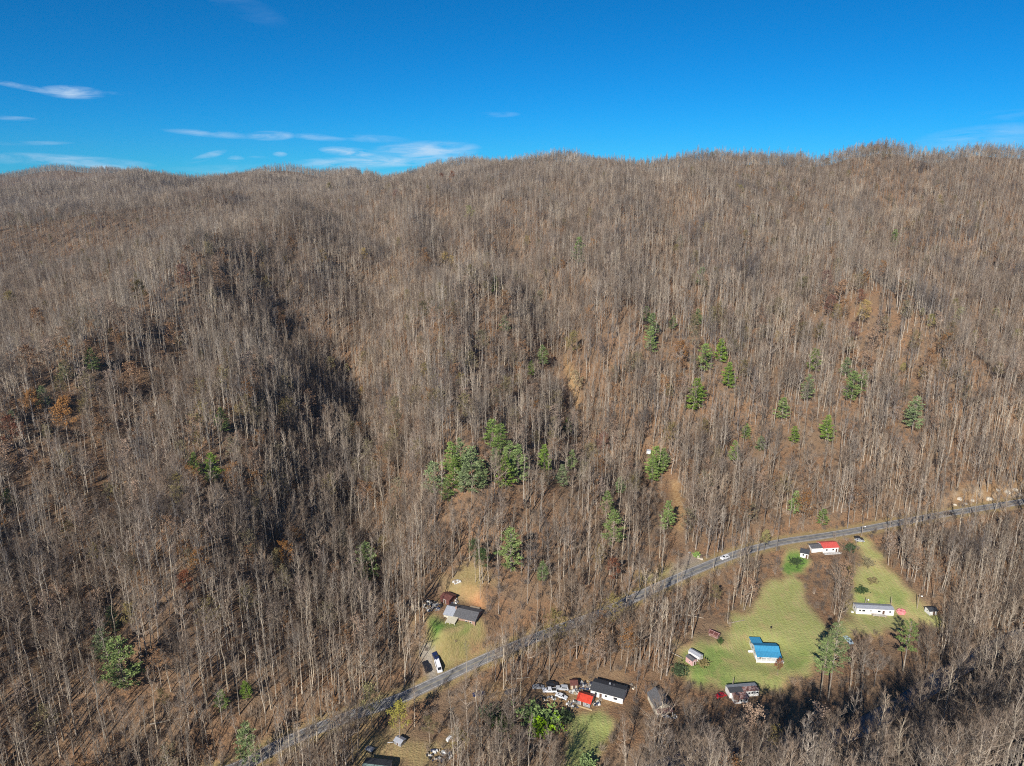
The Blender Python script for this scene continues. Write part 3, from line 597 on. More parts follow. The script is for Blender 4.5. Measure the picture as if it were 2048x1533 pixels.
# 5 white double-wide among the parked cars, red and tan sheds
lt, h = gable('white_long_house', 'long white house with dark shingle roof beside the parked cars', 'house', (1181, 1391), (1245, 1409), 6.8, 2.7, 1.1, white, darkshingle,
    windows=[('f',-4.2,1.6,.9,1),('f',-.2,1.6,.8,.9),('f',3.4,1.6,1.4,1),('l',3.4,1.5,.9,.9)], door=('f',-2.3,.95,2.1), over=.3)
MB().box(-.35,.35,4.6,5.2,3.2,4.0).build('chimney', greymetal, lt); MB().tube((1.6,4.8,3.1),(1.6,4.8,3.9),.12,.12,6,cap=True).build('vent_pipe', greymetal, lt)
MB().box(-2.9,-1.4,-1.4,-.05,-.3,.35).build('step', wood, lt)
rs, h = gable('red_roof_shed', 'small grey shed with bright red metal roof beside white long house', 'shed', (1154.5, 1408.5), (1180, 1416.5), 4.8, 2.2, 1.2, greymetal, redmetal, ribs=9, door=('f',-.6,1.1,1.9), windows=[('f',1.3,1.3,.7,.7)], group='sheds in the valley')
MB().box(-h-.4,h+1.2,-1.3,-.7,.1,.25).build('plank_walk', freshwood, rs)
gable('tan_shed', 'tan board shed with brown roof among parked cars', 'shed', (1142, 1379.5), (1154.5, 1379), 3.2, 2.2, .7, tan, rustbrown, group='sheds in the valley', door=('f',0,1.0,1.8))
# 6 gabled house half hidden by trees
gh, h = gable('gabled_house', 'old grey gabled house half hidden behind bare trees by creek', 'house', (1311, 1430), (1342, 1426), 8.5, 2.8, 2.2, offwhite, greyshingle, ridge='y', windows=[('f',-1.5,1.6,.8,1),('f',1.6,1.6,.8,1)], door=('f',0,.9,2))
MB().slab((-h,-2.0,2.2),(h,-2.0,2.2),(h,-.05,2.6),(-h,-.05,2.6), .1).build('porch_roof', rust, gh)
for x in (-h+.2, 0, h-.2): post(gh, x, -1.8, -.4, 2.2, trim)
# 7 roadside red-roofed house and white gabled outbuilding
rr, h = gable('red_roof_house', 'white roadside house with coral red metal roof and grey lean-to', 'house', (1646, 1106), (1676, 1104.5), 6.2, 2.9, 1.1, white, redmetal2, windows=[('f',-2.2,1.6,.9,.9),('f',1.2,1.6,.9,.9)], door=('f',3.0,.9,2), ribs=10)
mb = MB().box(-h-5.6,-h-.02,.8,5.8,-1.5,2.5); mb.build('lean_to', white, rr)
MB().slab((-h-5.9,.5,2.55),(-h+.0,.5,2.55),(-h+.0,3.3,3.3),(-h-5.9,3.3,3.3), .1).slab((-h+0,6.1,2.55),(-h-5.9,6.1,2.55),(-h-5.9,3.3,3.3),(-h+0,3.3,3.3), .1).build('roof', greyshingle, rr)
MB().box(-h-.2,h+.3,-2.2,-.03,.1,.25).build('deck', concrete, rr); railing(rr, -h-.2, h+.3, -2.15, .25, 10, trim)
gable('white_outbuilding', 'small white gabled outbuilding left of coral-roofed roadside house', 'building', (1600, 1114), (1616, 1118), 4.6, 2.7, 1.1, white, darkshingle, windows=[('f',-.5,1.6,.7,1.0)], door=('f',1.1,.9,1.9))
# 8 pink and white sheds, pen, grey shed, house cut by the picture edge
gable('white_shed', 'long low white shed behind the pink shed', 'shed', (1376, 1314), (1398, 1327), 2.4, 2.9, .5, white, lightmetal, over=.12, group='sheds in the valley', windows=[('f',-1.6,1.3,.6,.6)], door=('l',1.2,.9,1.8))
gable('pink_shed', 'little pink shed with brown-grey roof beside the white shed', 'shed', (1371, 1323), (1384, 1333), 2.4, 2.4, .5, pinkm, greyshingle, over=.12, group='sheds in the valley', windows=[('f',.3,1.2,.5,.5)], door=('r',1.3,.9,1.7))
pb = gable('animal_pen', 'open red-brown pen with pale roof beams at field edge', 'pen', (1417, 1271), (1435, 1279), 2.4, 1.6, .35, rust, rustbrown, over=.2)[0]
for x in (-2.0, 0, 2.0): MB().tube((x,-.3,1.68),(x,1.2,2.08), .07, .07, 4).build('beam', pinkm, pb)
MB().tube((-2.4,1.2,2.15),(2.4,1.2,2.15), .07, .07, 4).build('ridge_beam', pinkm, pb)
gs = gable('grey_hut', 'grey metal hut on brown slope near bottom of valley', 'hut', (788.5, 1488), (801.5, 1495), 2.6, 1.5, .5, greymetal, lightmetal, over=.25, door=('f',0,.8,1.3))[0]
MB().slab((-3.4,-1.4,.5),(-1.4,-.5,1.0),(-1.5,-.2,1.0),(-3.5,-1.1,.5), .06).build('ramp', trim, gs)
gable('low_building', 'dark-roofed low building cut off by bottom edge', 'building', (722, 1560), (772, 1566), 6.5, 2.6, .9, white, greenbox, roof2=darkshingle)
gable('storage_box', 'dark flat-topped storage box left of grey hut', 'box', (731, 1503), (744, 1510), 1.8, 1.2, .15, dark, greymetal, over=.1)
gable('hillside_hut', 'tiny pale hut in the woods above two dark pines', 'hut', (1293, 908), (1301, 909), 2.6, 1.9, .5, white, lightmetal, over=.15)
# 9 stone gate walls at the side road
for i, (a, b, lb) in enumerate([((1379,1106),(1391,1114),'low pale stone wall left of the lime green bush'), ((1396,1116.5),(1406,1120.5),'low pale stone wall right of the lime green bush')]):
    loc, rz, w = frame_px(a, b); r = tag(empty('gate_wall', loc, rz), lb, 'wall', 'gate walls at the side drive')
    MB().box(-w/2, w/2, -.25, .25, -.5, .8).build('wall', stonem, r); x = (-w/2, -w/2)[i]
    MB().box(x-.45, x+.45, -.45, .45, -.5, 1.6).build('pillar', stonem, r); MB().box(x-.55, x+.55, -.55, .55, 1.6, 1.75).build('cap', concrete, r)
# field post
g = ground(1541.5, 1263); r = tag(empty('nest_box_post', g), 'dark post with nest box standing alone in the mown field', 'post')
MB().tube((0,0,-.3),(0,0,2.1), .08, .08, 6, cap=True).build('shaft', dark, r); MB().box(-.3,.3,-.25,.25,1.7,2.3).build('nest_box', dark, r)
# pale freezer and drums near the lower clearing
g = ground(898, 1480); r = tag(empty('chest_freezer', g, 1.0), 'white chest freezer dumped in brown clearing', 'freezer')
MB().box(-1.1,1.1,-.5,.5,0,.85).build('cabinet', white, r); MB().box(-1.13,1.13,-.53,.53,.85,.95).build('lid', trim, r)
g = ground(1500.5, 1306); r = tag(empty('gas_tank', g), 'round white gas tank beside blue-roofed house', 'tank')
MB().tube((-.8,0,.7),(.8,0,.7), .5, .5, 10, cap=True).tube((-.8,0,.7),(-1.0,0,.7), .5, .25, 10, cap=True).tube((.8,0,.7),(1.0,0,.7), .5, .25, 10, cap=True).build('tank_shell', white, r)
for x in (-.5,.5): MB().box(x-.08,x+.08,-.35,.35,-.2,.35).build('leg', concrete, r)

# ------------------------------------------------------------ vehicles
tyre = mat('tyre', (.02, .02, .02), .9); carglass = glassm('car_glass', (.02, .025, .035)); chrome = mat('hub_metal', (.4, .4, .42), .35, metal=.6); lampm = mat('lamp_lens', (.7, .7, .66), .2)
def paint_m(name, c): return mat(name, c, .28, var=.05, spec=.6)
PA = dict(white=paint_m('white_car_paint', (.75,.76,.78)), black=paint_m('black_car_paint', (.02,.02,.024)), blue=paint_m('navy_car_paint', (.018,.03,.09)), grey=paint_m('grey_car_paint', (.28,.29,.31)),
          red=paint_m('red_car_paint', (.42,.015,.02)), dark=paint_m('charcoal_car_paint', (.05,.055,.065)), silver=paint_m('silver_car_paint', (.5,.52,.54)), pale=paint_m('pale_blue_paint', (.42,.55,.62)))
PROF = dict(
  sedan=(4.6, 1.75, [(-2.3,.35),(-2.3,.8),(-1.95,.95),(-1.2,.97),(1.0,.95),(2.1,.8),(2.3,.6),(2.3,.35)], [(-1.55,.95),(-1.0,1.42),(.25,1.45),(1.05,.95)]),
  suv=(4.7, 1.85, [(-2.35,.4),(-2.35,1.0),(-2.2,1.08),(1.0,1.08),(2.15,.98),(2.35,.7),(2.35,.4)], [(-2.2,1.06),(-2.0,1.72),(.35,1.76),(1.1,1.06)]),
  van=(5.3, 1.95, [(-2.65,.4),(-2.65,1.15),(1.7,1.15),(2.5,1.0),(2.65,.7),(2.65,.4)], [(-2.6,1.13),(-2.52,2.05),(1.0,2.08),(1.95,1.13)]),
  pickup=(5.4, 1.9, [(-2.7,.45),(-2.7,1.1),(-.6,1.1),(1.2,1.1),(2.5,1.0),(2.7,.75),(2.7,.45)], [(-.75,1.08),(-.6,1.72),(.6,1.74),(1.3,1.08)]))
def vehicle(kind, paint, c1, c2, name, label, flip=False):
    a, b = ground(*c1), ground(*c2)
    if flip: a, b = b, a
    m = (a + b) / 2; rz = math.atan2(b.y - a.y, b.x - a.x); L_, W, body, cab = PROF[kind]; hw = W / 2
    r = tag(empty(name, m + Vector((0, 0, .02)), rz), label, {'suv': 'SUV', 'van': 'van', 'pickup': 'pickup truck', 'sedan': 'car'}[kind], 'vehicles in the valley')
    pit = math.atan2(b.z - a.z, math.hypot(b.x - a.x, b.y - a.y)); r.rotation_euler = (0, -pit, rz)
    p = PA[paint]
    mb = MB().prism(body, -hw, hw)
    if kind == 'pickup': mb.box(-2.6,-.85,hw-.12,hw-.02,1.1,1.16).box(-2.6,-.85,-hw+.02,-hw+.12,1.1,1.16)
    mb.build('body', p, r)
    if kind == 'pickup': MB().box(-2.55,-.9,-hw+.16,hw-.16,1.1,1.112).build('cargo_bed', dark, r)
    tw = .14; (x0, z0), (x1, z1), (x2, z2), (x3, z3) = cab; hb, ht = hw - .05, hw - .05 - tw
    V = [(x0,-hb,z0),(x1,-ht,z1),(x2,-ht,z2),(x3,-hb,z3),(x0,hb,z0),(x1,ht,z1),(x2,ht,z2),(x3,hb,z3)]
    MB().add(V, [(0,1,2,3)[::-1],(4,5,6,7),(0,4,5,1)[::-1],(1,5,6,2)[::-1],(2,6,7,3)[::-1]]).build('cabin', p, r)
    VV = [Vector(q) for q in V]
    def pane(i, j, k, l, nm, m0=.14, m1=.2):
        A, B, Cc, D = VV[i], VV[j], VV[k], VV[l]; n = (B - A).cross(D - A).normalized(); cen = (A + B + Cc + D) / 4
        if n.dot(cen - Vector(((x1+x2)/2, 0, (z0+z1)/2))) < 0: n = -n
        def uv_(s, t): return A.lerp(D, s).lerp(B.lerp(Cc, s), t)
        q = [uv_(m0, m1) + n*.015, uv_(1-m0, m1) + n*.015, uv_(1-m0, 1-m1) + n*.015, uv_(m0, 1-m1) + n*.015]
        MB().add(q, [(0,1,2,3)]).add([x - n*.03 for x in q], [(3,2,1,0)]).build(nm, carglass, r)
    pane(0,1,2,3,'side_window',.1,.18); pane(4,5,6,7,'side_window',.1,.18); pane(3,2,6,7,'windscreen',.08,.1)
    if kind != 'van': pane(0,1,5,4,'rear_window',.1,.12)
    for sx in (-L_*.31, L_*.31):
        for sy in (-1, 1):
            y = sy * (hw - .08); wv_ = MB().tube((sx, y-.11, .34), (sx, y+.11, .34), .34, .34, 12, cap=True); wv_.f.append(tuple(range(12))[::-1]); wv_.m.append(0)
            o = wv_.build('wheel', tyre, r); MB().tube((sx, y + sy*.08, .34), (sx, y + sy*.135, .34), .19, .17, 8, cap=True).build('hub', chrome, o)
    xe = L_/2
    for sy in (-1, 1): MB().box(xe-.05, xe+.02, sy*(hw-.35)-.18, sy*(hw-.35)+.18, .6, .74).build('headlight', lampm, r)
    return r
vehicle('van','white',(879,1344),(873.5,1326),'parked_van','white van parked on lawn side of gravel drive',True)
vehicle('pickup','blue',(874.5,1326),(868.5,1311),'parked_pickup','dark blue pickup truck parked nose to tail behind white van')
vehicle('suv','black',(854,1342),(849,1328),'parked_suv','black SUV parked under trees left of gravel drive')
vehicle('sedan','grey',(1069,1377),(1084,1377),'parked_car','grey car at left end of the parked row')
vehicle('suv','black',(1092,1372),(1116,1372),'parked_suv','black SUV parked behind the white pickup')
vehicle('pickup','white',(1111,1384),(1087,1384),'parked_pickup','white pickup truck with dark bed in parked row')
vehicle('suv','silver',(1132,1380),(1116,1379),'parked_suv','silver-white SUV parked left of tan shed')
vehicle('sedan','white',(1114,1392),(1131,1399),'parked_car','white car angled in front of the parked row')
vehicle('sedan','blue',(946,1393),(969,1389),'parked_car','navy blue car alone on leafy verge below road')
vehicle('sedan','dark',(1012,1389),(1030,1384),'parked_car','charcoal car half hidden in brush left of parked row')
vehicle('sedan','red',(1451,1391),(1430,1397),'parked_car','red car beside rusty-roofed trailer house')
vehicle('suv','white',(1456,1115.5),(1443,1120.5),'parked_suv','white SUV stopped on the road shoulder')
vehicle('sedan','black',(1710,1077),(1724,1080),'parked_car','black car parked under roadside trees by light pole')
vehicle('sedan','silver',(1710,1083),(1727,1084),'parked_car','silver car parked beside black car near light pole')
vehicle('sedan','pale',(1700,1287),(1692,1278),'parked_car','pale blue car half hidden below the mown fields')
def road_at(u):
    best = min(road_line, key=lambda p: abs((p[0] / ((p[1]*cp) + (CAMZ-p[2])*sp)) * FPX + 1024 - u)); i = road_line.index(best); return Vector(best), Vector(road_line[i+1]) - Vector(best)
p_, d_ = road_at(1897); r = vehicle('suv','black',(1893,1028),(1901,1027),'driving_suv','small dark SUV driving up the road at right'); r.location = p_ + Vector((0,-1.4,.06)); r.rotation_euler = (0, -math.atan2(d_.z, d_.xy.length), math.atan2(d_.y, d_.x))

# ------------------------------------------------------------ junk heaps, boulders
def junkmat():
    m = bpy.data.materials.new('mixed_scrap'); m.use_nodes = True; nt = m.node_tree; b = nt.nodes['Principled BSDF']; b.inputs['Roughness'].default_value = .6
    a = nt.nodes.new('ShaderNodeAttribute'); a.attribute_name = 'tint'; nt.links.new(a.outputs['Color'], b.inputs['Base Color']); return m
JM = junkmat(); JC = [(.7,.7,.68),(.6,.6,.58),(.5,.5,.48),(.03,.03,.03),(.03,.03,.04),(.04,.06,.12),(.3,.2,.12),(.38,.31,.2),(.2,.2,.2),(.12,.10,.09),(.5,.47,.4),(.25,.22,.2)]
def junk(name, u, v, ru, rv, n, label, cols=JC, size=(.3, 1.2)):
    a = ground(u, v); vx = (ground(u + ru, v) - ground(u - ru, v)) / 2; vy = (ground(u, v - rv) - ground(u, v + rv)) / 2
    mb = MB(); tint = []
    for i in range(n):
        k = math.sqrt(rnd.random()); th = rnd.random() * 6.283
        p = a + vx * k * math.cos(th) + vy * k * math.sin(th); z = float(HZ(p.x, p.y)); s = [rnd.uniform(*size) / 2 for _ in range(3)]; s[2] *= .7
        M_ = Matrix.Rotation(rnd.random() * 3.14, 3, 'Z') @ Matrix.Rotation(rnd.uniform(-.4, .4), 3, 'X'); c = Vector((p.x - a.x, p.y - a.y, z - a.z + s[2] * .8))
        q = [(-1,-1,-1),(1,-1,-1),(1,1,-1),(-1,1,-1),(-.9,-.8,1),(.8,-.9,1),(.9,.8,1),(-.8,.9,1)]
        mb.add([c + M_ @ Vector((x*s[0], y*s[1], zz*s[2])) for x, y, zz in q], [(0,3,2,1),(4,5,6,7),(0,1,5,4),(1,2,6,5),(2,3,7,6),(3,0,4,7)])
        tint += [rnd.choice(cols)] * 8
    o = mb.build(name, JM); o.location = a
    at = o.data.color_attributes.new('tint', 'FLOAT_COLOR', 'POINT'); at.data.foreach_set('color', [c for t_ in tint for c in (*t_, 1)])
    return tag(o, label, kind='stuff')
junk('scrap_heap', 866, 1214, 20, 10, 90, 'jumble of dark and white scrap left of grey farmhouse')
junk('scrap_heap', 908, 1203, 9, 5, 26, 'white and blue clutter between brown shed and farmhouse')
junk('scrap_heap', 914, 1165, 9, 3, 16, 'small white scrap on slope above brown shed', [(.75,.75,.73),(.6,.6,.58),(.3,.25,.2)])
junk('scrap_heap', 1172, 1371, 18, 9, 70, 'white and dark clutter left of the white long house')
junk('scrap_heap', 1149, 1384, 12, 5, 34, 'pale clutter in front of the tan shed')
junk('scrap_heap', 1146, 1411, 12, 8, 46, 'white and purple clutter left of red-roofed shed')
junk('scrap_heap', 1100, 1398, 14, 5, 16, 'scattered scrap in front of the white pickup')
junk('scrap_heap', 1193, 1408, 8, 5, 18, 'clutter beside the right wall of red-roofed shed')
junk('scrap_heap', 880, 1512, 26, 12, 60, 'dark scrap and tarps at bottom of brown clearing', [(.03,.03,.03),(.04,.05,.1),(.4,.4,.38),(.3,.25,.2),(.7,.7,.68)])
junk('scrap_heap', 1340, 1434, 14, 5, 20, 'clutter in front of old gabled house')
junk('tarp_heap', 1802, 1226, 7, 2.4, 22, 'faded pink tarp heap at right end of mobile home', [(.72,.24,.25),(.65,.2,.22),(.7,.3,.3)], (1.0, 2.2))
junk('wood_chips', 1250, 1376, 20, 7, 30, 'pale boards lying in leaves behind white long house', [(.5,.4,.28),(.7,.62,.5)], (.3,.9))
def boulder(u, v, s, label):
    g = ground(u, v); mb = MB(); import bmesh
    bm = bmesh.new(); bmesh.ops.create_icosphere(bm, subdivisions=2, radius=1)
    for w_ in bm.verts: w_.co *= 1 + .28 * math.sin(w_.co.x * 3.1 + u) * math.cos(w_.co.y * 2.7 + v) + rnd.uniform(-.1, .1); w_.co.z *= .7; w_.co *= s
    me = bpy.data.meshes.new('boulder'); bm.to_mesh(me); bm.free(); me.materials.append(rockm)
    o = bpy.data.objects.new('boulder', me); C.objects.link(o); o.location = g; o.rotation_euler = (0, 0, rnd.random() * 6)
    tag(o, label, 'boulder', 'pale boulders in the road cut')
rockm = mat('pale_rock', (.36, .31, .24), .9, scale=1.5, col2=(.62, .56, .46), bump=.6)
for i, (u, v, s) in enumerate([(1978,998,1.8),(1919,999,1.5),(1909,1010,1.0),(1996,982,1.3),(2014,985,1.8),(2030,980,1.5),(1945,1002,1.2),(1958,990,1.0),(2040,990,1.4),(1932,1008,.9)]):
    boulder(u, v, s, ['largest pale boulder just above the road', 'slanted pale boulder left in the road cut', 'low boulder at left end of road cut'][i] if i < 3 else ['second boulder from right end of road cut','third boulder from right end of road cut','fourth boulder from right end of road cut','flat boulder in the middle of road cut','small high boulder in road cut','rightmost boulder of the road cut','smallest boulder near the left of road cut'][i-3])
PINES = [(446,825,868,0),(392,913,952,0),(428,917,968,0),(736,1095,1160,0),(868,935,992,0),(895,968,1004,0),(905,895,965,0),(921,888,955,0),(944,905,985,0),(910,925,978,0),(930,940,985,1),(963,928,980,1),(985,850,898,0),(1001,860,925,0),
  (1020,893,950,0),(1036,900,965,0),(1011,925,978,0),(990,905,950,0),(1088,898,942,0),(1143,908,942,0),(1124,937,972,1),(1213,990,1034,1),(1225,1030,1092,1),(1022,1067,1142,1),(1157,487,528,0),(990,560,585,0),(1303,638,675,0),(1300,665,708,0),(1292,622,645,0),
  (1345,640,662,0),(1394,627,655,1),(1408,700,745,0),(1391,768,822,0),(1440,688,725,0),(1455,735,778,0),(1402,545,572,0),(1612,760,806,0),(1626,708,745,0),(1563,805,840,0),(1650,840,885,0),(1701,755,805,0),(1723,748,780,0),(1690,725,755,0),(1823,805,866,0),
  (1467,890,925,0),(1586,860,890,0),(1520,880,902,0),(1491,855,882,0),(1310,903,950,0),(1325,905,948,0),(1303,920,966,0),(1334,1010,1062,0),(1587,990,1032,0),(1644,1025,1052,0),(186,705,745,0),(129,733,762,1),(90,782,818,0),(27,828,850,1),(1358,480,502,1),
  (250,1283,1378,1),(213,1262,1330,1),(228,1218,1262,1),(446,1385,1422,0),(494,1366,1400,0),(500,1448,1535,0),(243,1335,1375,1),(20,985,1012,1),(1085,700,735,0),(1062,730,755,0),(1010,640,665,0),(1085,1128,1160,0),(1135,842,868,0),(1785,470,500,0),(1240,960,985,1)]
AUT = [(381,521,45,'orange'),(374,560,42,'rust'),(285,590,30,'olive'),(228,631,30,'pinkish'),(226,670,14,'gold'),(82,642,32,'orange'),(27,605,55,'olive'),(73,729,42,'orange'),(352,679,50,'orange'),(299,656,25,'orange'),(274,760,48,'orange'),(187,708,30,'orange'),
  (137,834,48,'orange'),(68,811,35,'orange'),(37,866,42,'rust'),(23,930,50,'pinkish'),(571,524,14,'gold'),(648,519,20,'gold'),(728,514,18,'gold'),(502,508,12,'orange'),(436,487,14,'orange'),(527,537,12,'gold'),(667,612,24,'pinkish'),(788,569,16,'gold'),
  (660,742,32,'olive'),(694,741,15,'yellow'),(724,786,14,'gold'),(621,807,30,'pinkish'),(477,827,20,'gold'),(806,674,16,'orange'),(447,563,22,'pinkish'),(566,651,22,'orange'),(849,629,26,'olive'),(888,524,20,'gold'),(903,529,18,'gold'),(974,528,12,'gold'),(1053,485,9,'orange'),
  (940,432,20,'yellow'),(1107,528,14,'gold'),(1077,604,24,'olive'),(986,616,18,'orange'),(965,688,30,'olive'),(1143,690,40,'olive'),(1152,768,30,'gold'),(1203,889,28,'rust'),(1171,889,34,'pinkish'),(1648,568,34,'rust'),(1601,580,36,'olive'),(1676,588,36,'orange'),(1656,617,28,'rust'),(1719,598,20,'rust'),
  (1723,629,36,'gold'),(1703,668,26,'rust'),(1695,696,24,'olive'),(1742,680,36,'pinkish'),(1730,719,38,'pinkish'),(1707,716,18,'orange'),(1554,680,18,'gold'),(1858,647,20,'yellow'),(1842,628,12,'yellow'),(1914,635,22,'yellow'),(1907,612,16,'yellow'),(1987,633,18,'yellow'),
  (1946,676,16,'yellow'),(2028,677,20,'yellow'),(1965,694,18,'yellow'),(1803,739,14,'yellow'),(1856,721,26,'orange'),(1840,750,18,'gold'),(1359,711,34,'orange'),(1225,1140,34,'rust'),(1528,1078,22,'yellow'),(745,1400,48,'yellow'),(800,1432,44,'yellow'),(860,1452,30,'olive'),
  (1430,1188,24,'olive'),(792,395,14,'rust'),(885,362,20,'rust'),(905,360,14,'rust'),(606,372,22,'olive'),(660,380,16,'olive'),(1480,385,14,'yellow'),(1545,390,14,'pinkish'),(1350,505,16,'olive'),(1920,880,20,'pinkish'),(190,930,30,'pinkish'),
  (330,1235,26,'pinkish'),(375,1165,34,'rust'),(555,1120,28,'olive'),(330,1395,26,'olive'),(600,640,16,'orange'),(950,1100,30,'green'),(965,1120,30,'green'),(1040,1010,20,'orange'),(1555,1330,18,'rust'),(1470,1400,16,'rust'),(1665,1425,22,'orange'),(1525,1435,26,'pinkish'),(1900,1400,20,'pinkish')]
# ------------------------------------------------------------ trees
def stand_tint(m, cols, scale=.028):
    # stands of different species: the bark and twig colour shifts over tens of metres
    nt = m.node_tree; N = nt.nodes.new; L = nt.links.new; b = nt.nodes['Principled BSDF']; src = b.inputs['Base Color'].links[0].from_socket
    g = N('ShaderNodeNewGeometry'); nz = N('ShaderNodeTexNoise'); nz.inputs['Scale'].default_value = scale; nz.inputs['Detail'].default_value = 3; L(g.outputs['Position'], nz.inputs['Vector'])
    cr = N('ShaderNodeValToRGB'); L(nz.outputs[0], cr.inputs[0]); e = cr.color_ramp.elements; e[0].position = .34; e[0].color = (*cols[0], 1); e[1].position = .66; e[1].color = (*cols[-1], 1)
    for i, c in enumerate(cols[1:-1]): q = e.new(.34 + .32 * (i + 1) / (len(cols) - 1)); q.color = (*c, 1)
    mx = N('ShaderNodeMix'); mx.data_type = 'RGBA'; mx.blend_type = 'MULTIPLY'; mx.inputs[0].default_value = 1; L(src, mx.inputs[6]); L(cr.outputs[0], mx.inputs[7]); L(mx.outputs[2], b.inputs['Base Color']); return m
def barkmat(name, c, c2, rand=.3, scale=1.2): return stand_tint(mat(name, c, .9, scale=scale, col2=c2, rand=rand, spec=.15), [(.50,.50,.53), (1.0,.96,.90), (.66,.62,.59), (1.2,1.15,1.06)])
bark = barkmat('pale_bark', (.325,.29,.235), (.58,.525,.44), .3); twigm = barkmat('twig_bark', (.255,.21,.168), (.40,.335,.275), .35, .25)
barkd = barkmat('grey_bark', (.27,.235,.20), (.45,.40,.34), .35); twigd = barkmat('dark_twigs', (.215,.168,.13), (.335,.27,.215), .35, .25)
def leafm(name, c, c2, rand=.25):
    m = mat(name, c, .8, scale=.5, col2=c2, rand=rand, spec=.15); return m
needle = leafm('pine_needles', (.125,.20,.05), (.255,.34,.105), .2); needle2 = leafm('light_needles', (.14,.195,.07), (.24,.30,.12), .2)
LEAF = dict(orange=leafm('orange_leaves', (.24,.125,.06), (.34,.20,.10), .12), rust=leafm('rust_leaves', (.17,.075,.05), (.26,.125,.08), .12), gold=leafm('golden_leaves', (.33,.235,.09), (.43,.32,.14), .12),
            yellow=leafm('yellow_leaves', (.25,.235,.075), (.36,.33,.12), .12), lime=leafm('lime_leaves', (.16,.27,.045), (.28,.40,.08), .12), olive=leafm('olive_leaves', (.16,.135,.06), (.25,.205,.095), .12), pinkish=leafm('tan_leaves', (.27,.185,.13), (.37,.265,.19), .12),
            green=leafm('dark_green_leaves', (.035,.06,.02), (.07,.11,.035), .12))
def tree_geo(seed, H, tr, clear, nb, spread, elev, nsub, ntw, fork=0, thick=1.0, tw=1.0, nsides=5):
    r = random.Random(seed); T, B = MB(), MB(); tips = []
    def wob(s): return Vector((r.gauss(0, s), r.gauss(0, s), 0))
    pts = [Vector((0, 0, -.6))]; n = 7; lean = wob(.02)
    for i in range(1, n + 1):
        z = H * .93 * i / n; pts.append(Vector((lean.x * z, lean.y * z, z)) + wob(.012 * H * i / n))
    rad = [tr * (1 - .82 * (i / n) ** .9) * thick for i in range(n + 1)]; rad[0] *= 1.25
    for i in range(n): T.tube(pts[i], pts[i+1], rad[i], rad[i+1], nsides)
    def at(f):
        x = f * n; i = min(int(x), n - 1); return pts[i].lerp(pts[i+1], x - i), rad[i] + (rad[i+1] - rad[i]) * (x - i)
    def twigs(p, d, k, L):
        for _ in range(k):
            q = (d + Vector((r.gauss(0, .42), r.gauss(0, .42), r.gauss(.5, .35)))).normalized() * L * r.uniform(.6, 1.3)
            B.tube(p, p + q, .021 * thick * tw, 0, 3, 1); tips.append(p + q)
    for b in range(nb):
        f = clear + (1 - clear) * (b + r.random()) / nb; p, pr = at(min(f / .93 * .93, .99)); az = b * 2.399 + r.uniform(-.4, .4)
        g = (f - clear) / (1 - clear); L = spread * (1 - .62 * g ** 1.3) * r.uniform(.7, 1.15) * (.55 + .45 * min(1, g * 4 + .4))
        el = elev + .35 * g + r.uniform(-.15, .15); d = Vector((math.cos(az) * math.cos(el), math.sin(az) * math.cos(el), math.sin(el)))
        br_ = min(pr * .65, .125 * thick); q = p
        for s in range(3):
            d2 = (d + Vector((r.gauss(0, .13), r.gauss(0, .13), .13 * s))).normalized(); q2 = q + d2 * L / 3
            B.tube(q, q2, br_ * (1 - .28 * s), br_ * (1 - .28 * (s + 1)), 4 if thick < 1.5 else 3, 0)
            for _ in range(nsub if s else max(0, nsub - 2)):
                side = (d2 + Vector((r.gauss(0, .6), r.gauss(0, .6), r.gauss(.2, .3)))).normalized(); m0 = q.lerp(q2, r.random()); sl = L * r.uniform(.22, .4); m1 = m0 + side * sl
                B.tube(m0, m1, br_ * .42, br_ * .22, 3, 0 if r.random() < .6 else 1); twigs(m0.lerp(m1, .55), side, ntw // 2, sl * .8); twigs(m1, side, ntw - ntw // 2, sl * .85)
            q, d = q2, d2
        twigs(q, d, ntw, L * .3)
    twigs(pts[-1], Vector((0, 0, 1)), ntw + 2, spread * .4); return T, B, tips
def add_leaves(mb, tips, seed, per, size, spread, mi=0):
    r = random.Random(seed)
    for p in tips:
        for _ in range(per):
            c = p + Vector((r.gauss(0, spread), r.gauss(0, spread), r.gauss(0, spread * .8))); a = Vector((r.gauss(0,1), r.gauss(0,1), r.gauss(0,1))).normalized(); b = a.orthogonal().normalized()
            b = (b * math.cos(seed) + a.cross(b) * math.sin(seed)); s = size * r.uniform(.6, 1.3)
            mb.add([c - a*s, c + b*s*.6, c + a*s, c - b*s*.6], [(0,1,2,3)], mi)
